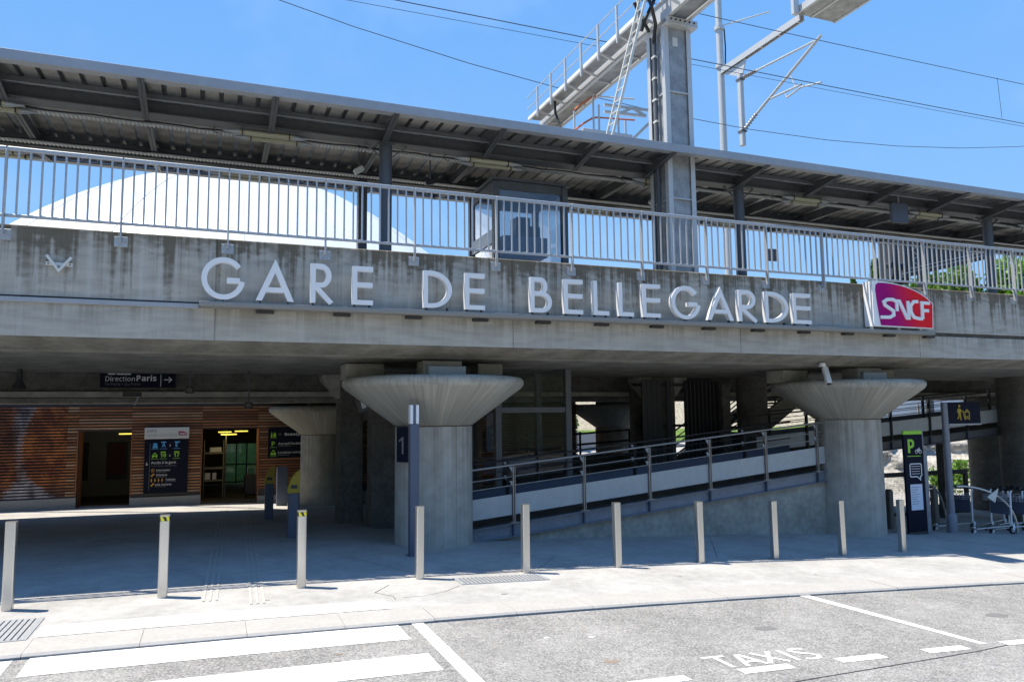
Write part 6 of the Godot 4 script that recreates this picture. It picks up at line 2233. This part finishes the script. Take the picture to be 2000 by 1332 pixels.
# ---------------------------------------------------------------- what lies behind the station
func beyond() -> void:
	# embankment: path, grass, gravel
	var band := func(called: String, prof: Array, x0: float, x1: float, m: Material, amp: float):
		var st := nst()
		st.set_smooth_group(5)
		var n := FastNoiseLite.new(); n.seed = 5; n.frequency = 0.35
		var xs := frange(x0, x1, 1.0)
		var P := func(i, j): 
			var x: float = xs[i]
			var e: float = amp * n.get_noise_2d(x * 2.0, prof[j][0] * 3.0)
			return Vector3(x, prof[j][1] + e, prof[j][0])
		for i in xs.size() - 1:
			for j in prof.size() - 1:
				opoly(st, [P.call(i, j), P.call(i + 1, j), P.call(i + 1, j + 1), P.call(i, j + 1)], Vector3(xs[i], -500, prof[j][0] - 200))
		struct(called, st, m)
	band.call("grass_bank", [[-33.2, -1.0], [-34.0, -0.6], [-36.0, 0.9], [-38.5, 1.6], [-41.0, 1.8]], -40.0, 14.0, M.grass, 0.12)
	band.call("path", [[-33.2, -1.3], [-34.2, -0.9], [-37.2, 0.15], [-38.6, 0.62]], 14.0, 60.0, M.kerb, 0.0)
	band.call("grass_bank", [[-38.55, 0.58], [-39.2, 0.95], [-40.4, 1.40]], 14.0, 60.0, M.grass, 0.08)
	band.call("gravel_bank", [[-40.35, 1.36], [-42.0, 2.4], [-44.0, 3.7], [-46.5, 5.0], [-48.0, 5.2], [-70.0, 5.4]], 14.0, 60.0, M.gravel_bank, 0.25)
	# pale sloping path seen left of the far column
	var st := nst()
	prism(st, [Vector2(15.0, -1.0), Vector2(27.0, -1.0), Vector2(27.0, 0.40), Vector2(19.5, 1.30), Vector2(15.0, 1.9)], -38.2, -37.9)
	struct("sloping_path", st, M.kerb)
	# rock cutting at right
	var rk := nst()
	rk.set_smooth_group(6)
	var n := FastNoiseLite.new(); n.seed = 9; n.frequency = 0.35; n.fractal_octaves = 5
	var nx := 60; var ny := 16
	var RP := func(i, j):
		var u := float(i) / nx; var v := float(j) / ny
		var x := 24.0 + u * 22.0
		var y := -1.8 + v * 3.4 * (0.8 + 0.35 * n.get_noise_2d(x * 0.5, 4.0))
		return Vector3(x, y, -27.5 - v * 2.4 + 1.3 * n.get_noise_2d(x, y * 1.8))
	for i in nx:
		for j in ny:
			opoly(rk, [RP.call(i, j), RP.call(i + 1, j), RP.call(i + 1, j + 1), RP.call(i, j + 1)], Vector3(30, -10, -60))
	struct("rock_cutting", rk, M.rock)
	var hb := thing("hoarding", "pale corrugated hoarding above the rock at right", "wall", Vector3(31.0, 0.2, -31.5))
	for k in 12:
		st = nst()
		bx(st, Vector3(k * 0.92, 0, 0), Vector3(k * 0.92 + 0.905, 3.0, 0.04), 0.01)
		obj("sheet", st, M.white_paint, hb)
	st = nst()
	cyl(st, Vector3(-3.2, -1.6, 3.5), Vector3(-3.2, 2.6, 3.5), 0.06, 0.05, 10)
	tag(obj("post", st, M.galv), "thin grey post before the rock cutting", "post")
	get_node("post").position = Vector3(31.5, 0.0, -27.5)
	# unseen wooded valley side behind the camera, added to block low sky light
	st = nst()
	st.set_smooth_group(9)
	var vn := FastNoiseLite.new(); vn.seed = 13; vn.frequency = 0.02
	var VP := func(i, j):
		var a: float = deg_to_rad(-20.0 + i * 5.5)
		var k := float(j) / 8.0
		var r: float = 38.0 + 75.0 * k
		return Vector3(8.0 + cos(a) * r * 1.6, -0.8 + 34.0 * smoothstep(0.0, 1.0, k) * (0.8 + 0.4 * vn.get_noise_2d(i * 9.0, 3.0)) + 1.5 * vn.get_noise_2d(i * 30.0, j * 30.0), 6.0 + sin(a) * r)
	for i in 40:
		for j in 8:
			opoly(st, [VP.call(i, j), VP.call(i + 1, j), VP.call(i + 1, j + 1), VP.call(i, j + 1)], Vector3(VP.call(i, j).x, -900, 0))
	struct("valley_side", st, M.woodland)
	# far dome of the station hall
	var d := thing("dome", "big white translucent dome rising behind the platform at left", "dome", Vector3(1.2, 0, -52.0))
	st = nst()
	st.set_smooth_group(7)
	var na := 48; var nr := 14
	var DP := func(i, j, e := 0.0):
		var a: float = TAU * i / na; var v: float = PI / 2 * j / nr
		var rad: float = 18.5 * cos(v) + e
		return Vector3(cos(a) * rad, 18.0 + e - 0.0324 * pow(18.5 * cos(v), 2.0), sin(a) * rad)
	for i in na:
		for j in nr:
			opoly(st, [DP.call(i, j), DP.call(i + 1, j), DP.call(i + 1, j + 1), DP.call(i, j + 1)].slice(0, 3 if j == nr - 1 else 4), Vector3(0, -40, 0))
	obj("membrane", st, M.dome, d)
	for i in range(0, na, 3):
		st = nst()
		var pts := []
		for j in nr + 1: pts.append(DP.call(i, j, 0.01))
		tube(st, pts, 0.018, 5)
		obj("seam", st, M.dome_seam, d)
	# wooded slope and trees at right
	st = nst()
	st.set_smooth_group(8)
	var hn := FastNoiseLite.new(); hn.seed = 3; hn.frequency = 0.03
	var HP := func(i, j):
		var x: float = 45.0 + i * 5.0; var k := float(j) / 10.0
		return Vector3(x, -1.3 + 17.5 * smoothstep(0.0, 1.0, k) * clampf((x - 45.0) / 25.0, 0.0, 1.0) + hn.get_noise_2d(x, k * 60.0) * 1.2, -52.0 - k * 40.0)
	for i in 26:
		for j in 10:
			opoly(st, [HP.call(i, j), HP.call(i + 1, j), HP.call(i + 1, j + 1), HP.call(i, j + 1)], Vector3(HP.call(i, j).x, -900, 0))
	struct("hillside", st, M.grass)
	var tr := [["conifer", 65.8, -60.0, 18.6, 3.0, "tall dark conifer seen through the railing above the logo sign"], ["conifer", 63.6, -61.0, 16.6, 2.2, "shorter grey-green conifer left of the tall one"], ["bush", 67.6, -60.0, 16.9, 2.4, "round grey-green tree right of the tall conifer"], ["bush", 74.0, -60.0, 17.6, 3.2, "olive green tree behind the railing right of the logo sign"], ["bush", 78.5, -61.0, 18.8, 3.6, "mid green tree behind the rightmost canopy post"], ["conifer", 81.5, -62.0, 20.0, 3.0, "dark conifer between the green trees at the right"], ["light", 84.0, -58.0, 18.9, 3.4, "bright yellow-green tree near the right edge"], ["light", 88.5, -59.0, 20.2, 4.0, "largest bright green tree at the right edge behind the railing"], ["light", 72.0, -54.0, 13.8, 1.8, "low bright green shrub above the parapet right of the logo sign"], ["light", 76.0, -54.0, 14.0, 1.8, "low bright green shrub in the middle of the hedge above the parapet"], ["light", 80.0, -54.0, 14.3, 2.0, "low bright green shrub at the right end of the hedge"], ["light", 83.5, -54.0, 14.6, 2.0, "low bright green shrub cut by the right edge of the view"]]
	for q in tr: tree(q[0], Vector3(q[1], 0, q[2]), q[3], q[4], q[5])
	for q in [["shrub", Vector3(27.3, -1.2, -25.8), 0.9, "green shrub at the foot of the rock left of the sign mast"], ["shrub", Vector3(31.2, -1.3, -25.0), 0.95, "green shrub at the foot of the rock beside the half-lit round column"], ["shrub", Vector3(24.2, -1.2, -25.5), 0.6, "small green shrub showing left of the black totem"], ["shrub", Vector3(18.5, 1.3, -38.6), 0.9, "green shrub at the top of the pale sloping path"]]:
		tree("shrub", q[1], 0.0, q[2], q[3])
	# covered stair of the far platform, signal and camera mast seen through the railing
	var cs := thing("covered_stair", "dark grey metal enclosure with sloping underside behind the railing above the logo sign", "building", Vector3(0, 0, -30.0))
	st = nst()
	prism(st, [Vector2(35.0, 9.55), Vector2(41.5, 11.0), Vector2(41.5, 12.6), Vector2(35.0, 12.4)], -1.6, 0.0)
	obj("cladding", st, M.stair_dark, cs)
	st = nst()
	for k in 6: bar(st, Vector3(35.6 + 0.14 * (k % 2) * 3.0, 10.0 + 0.28 * k, 0.04), Vector3(36.05 - 0.14 * (k % 2) * 3.0, 10.25 + 0.28 * k, 0.04), 0.04, 0.04)
	obj("lattice", st, M.galv, cs)
	for u in [0.0, 0.2]:
		st = nst()
		bar(st, Vector3(34.8, 9.75 + u, 0.08), Vector3(42.0, 11.36 + u, 0.08), 0.04, 0.04)
		obj("rail", st, M.galv, cs)
	for x in [37.0, 41.0]:
		st = nst()
		bx(st, Vector3(x, -1.5, -0.9), Vector3(x + 0.3, 10.0, -0.6))
		obj("leg", st, M.canopy_paint, cs)
	var sg := thing("signal_post", "black signal post with paired round heads just above the logo sign", "signal", Vector3(22.95, 0, -20.0))
	st = nst()
	bx(st, Vector3(-0.09, 4.9, -0.09), Vector3(0.09, 8.4, 0.09), 0.01)
	obj("post", st, M.dark_metal, sg)
	for e in [[-0.28, 7.55], [0.25, 7.5], [-0.25, 7.1], [0.30, 7.0]]:
		st = nst()
		cyl(st, Vector3(e[0], e[1], -0.08), Vector3(e[0], e[1], 0.16), 0.13, 0.15, 14)
		bar(st, Vector3(e[0], e[1], 0), Vector3(0, e[1], 0), 0.05, 0.05)
		obj("head", st, M.black, sg)

func tree(kind: String, at: Vector3, top: float, r: float, label: String) -> void:
	var t := thing("shrub" if kind == "shrub" else ("conifer_tree" if kind == "conifer" else "leafy_tree"), label, "shrub" if kind == "shrub" else "tree", at)
	var big := kind != "shrub"
	var y1 := top if big else r * 1.3
	var y0 := (top - r * 3.6) if kind == "conifer" else ((top - r * 1.9) if big else 0.05)
	if big:
		var tk := nst()
		cyl(tk, Vector3(0, -2, 0), Vector3(0, y0 + r * 0.3, 0), r * 0.12, r * 0.07, 8)
		cyl(tk, Vector3(0, y0 + r * 0.3, 0), Vector3(0, y1 - r * 0.4, 0), r * 0.07, 0.03, 8)
		obj("trunk", tk, M.bark, t)
	var st := nst()
	var cnt := 2600 if big else 1500
	var ls := r * (0.085 if big else 0.085)
	var lobes := []
	for k in 9: lobes.append([Vector3(rng.randf_range(-0.6, 0.6), rng.randf_range(0.2, 0.85), rng.randf_range(-0.6, 0.6)), rng.randf_range(0.28, 0.5)])
	for k in cnt:
		var p := Vector3.ZERO
		if kind == "conifer":
			var v := pow(rng.randf(), 0.8)
			var tier := 0.75 + 0.25 * absf(sin(v * 22.0))
			var rad := (1.0 - v) * r * tier * sqrt(rng.randf_range(0.2, 1.0)) + 0.05 * r
			var a := rng.randf() * TAU
			rad *= 0.85 + 0.2 * sin(a * 3.0 + v * 7.0)
			p = Vector3(cos(a) * rad, lerpf(y0, y1, v) - rad * 0.15, sin(a) * rad)
		else:
			var l: Array = lobes[rng.randi() % lobes.size()]
			var d: Vector3 = Vector3(rng.randfn(), rng.randfn(), rng.randfn()).normalized() * l[1] * pow(rng.randf(), 0.4)
			var q: Vector3 = l[0] + d
			p = Vector3(q.x * r, lerpf(y0, y1, clampf(q.y, -0.05, 1.1)), q.z * r)
		var u := Vector3(rng.randfn(), rng.randfn(), rng.randfn()).normalized()
		var w := u.cross(Vector3(rng.randfn(), rng.randfn(), rng.randfn())).normalized()
		var s := ls * rng.randf_range(0.6, 1.5)
		st.add_vertex(p - u * s); st.add_vertex(p + w * s * 0.6); st.add_vertex(p + u * s)
		st.add_vertex(p - u * s); st.add_vertex(p + u * s); st.add_vertex(p - w * s * 0.6)
	var m: Material = M.leaf_b
	if kind == "conifer": m = M.leaf_d
	elif kind == "light": m = M.leaf_c
	elif kind == "bush": m = M.leaf_a
	obj("crown" if big else "foliage", st, m, t)
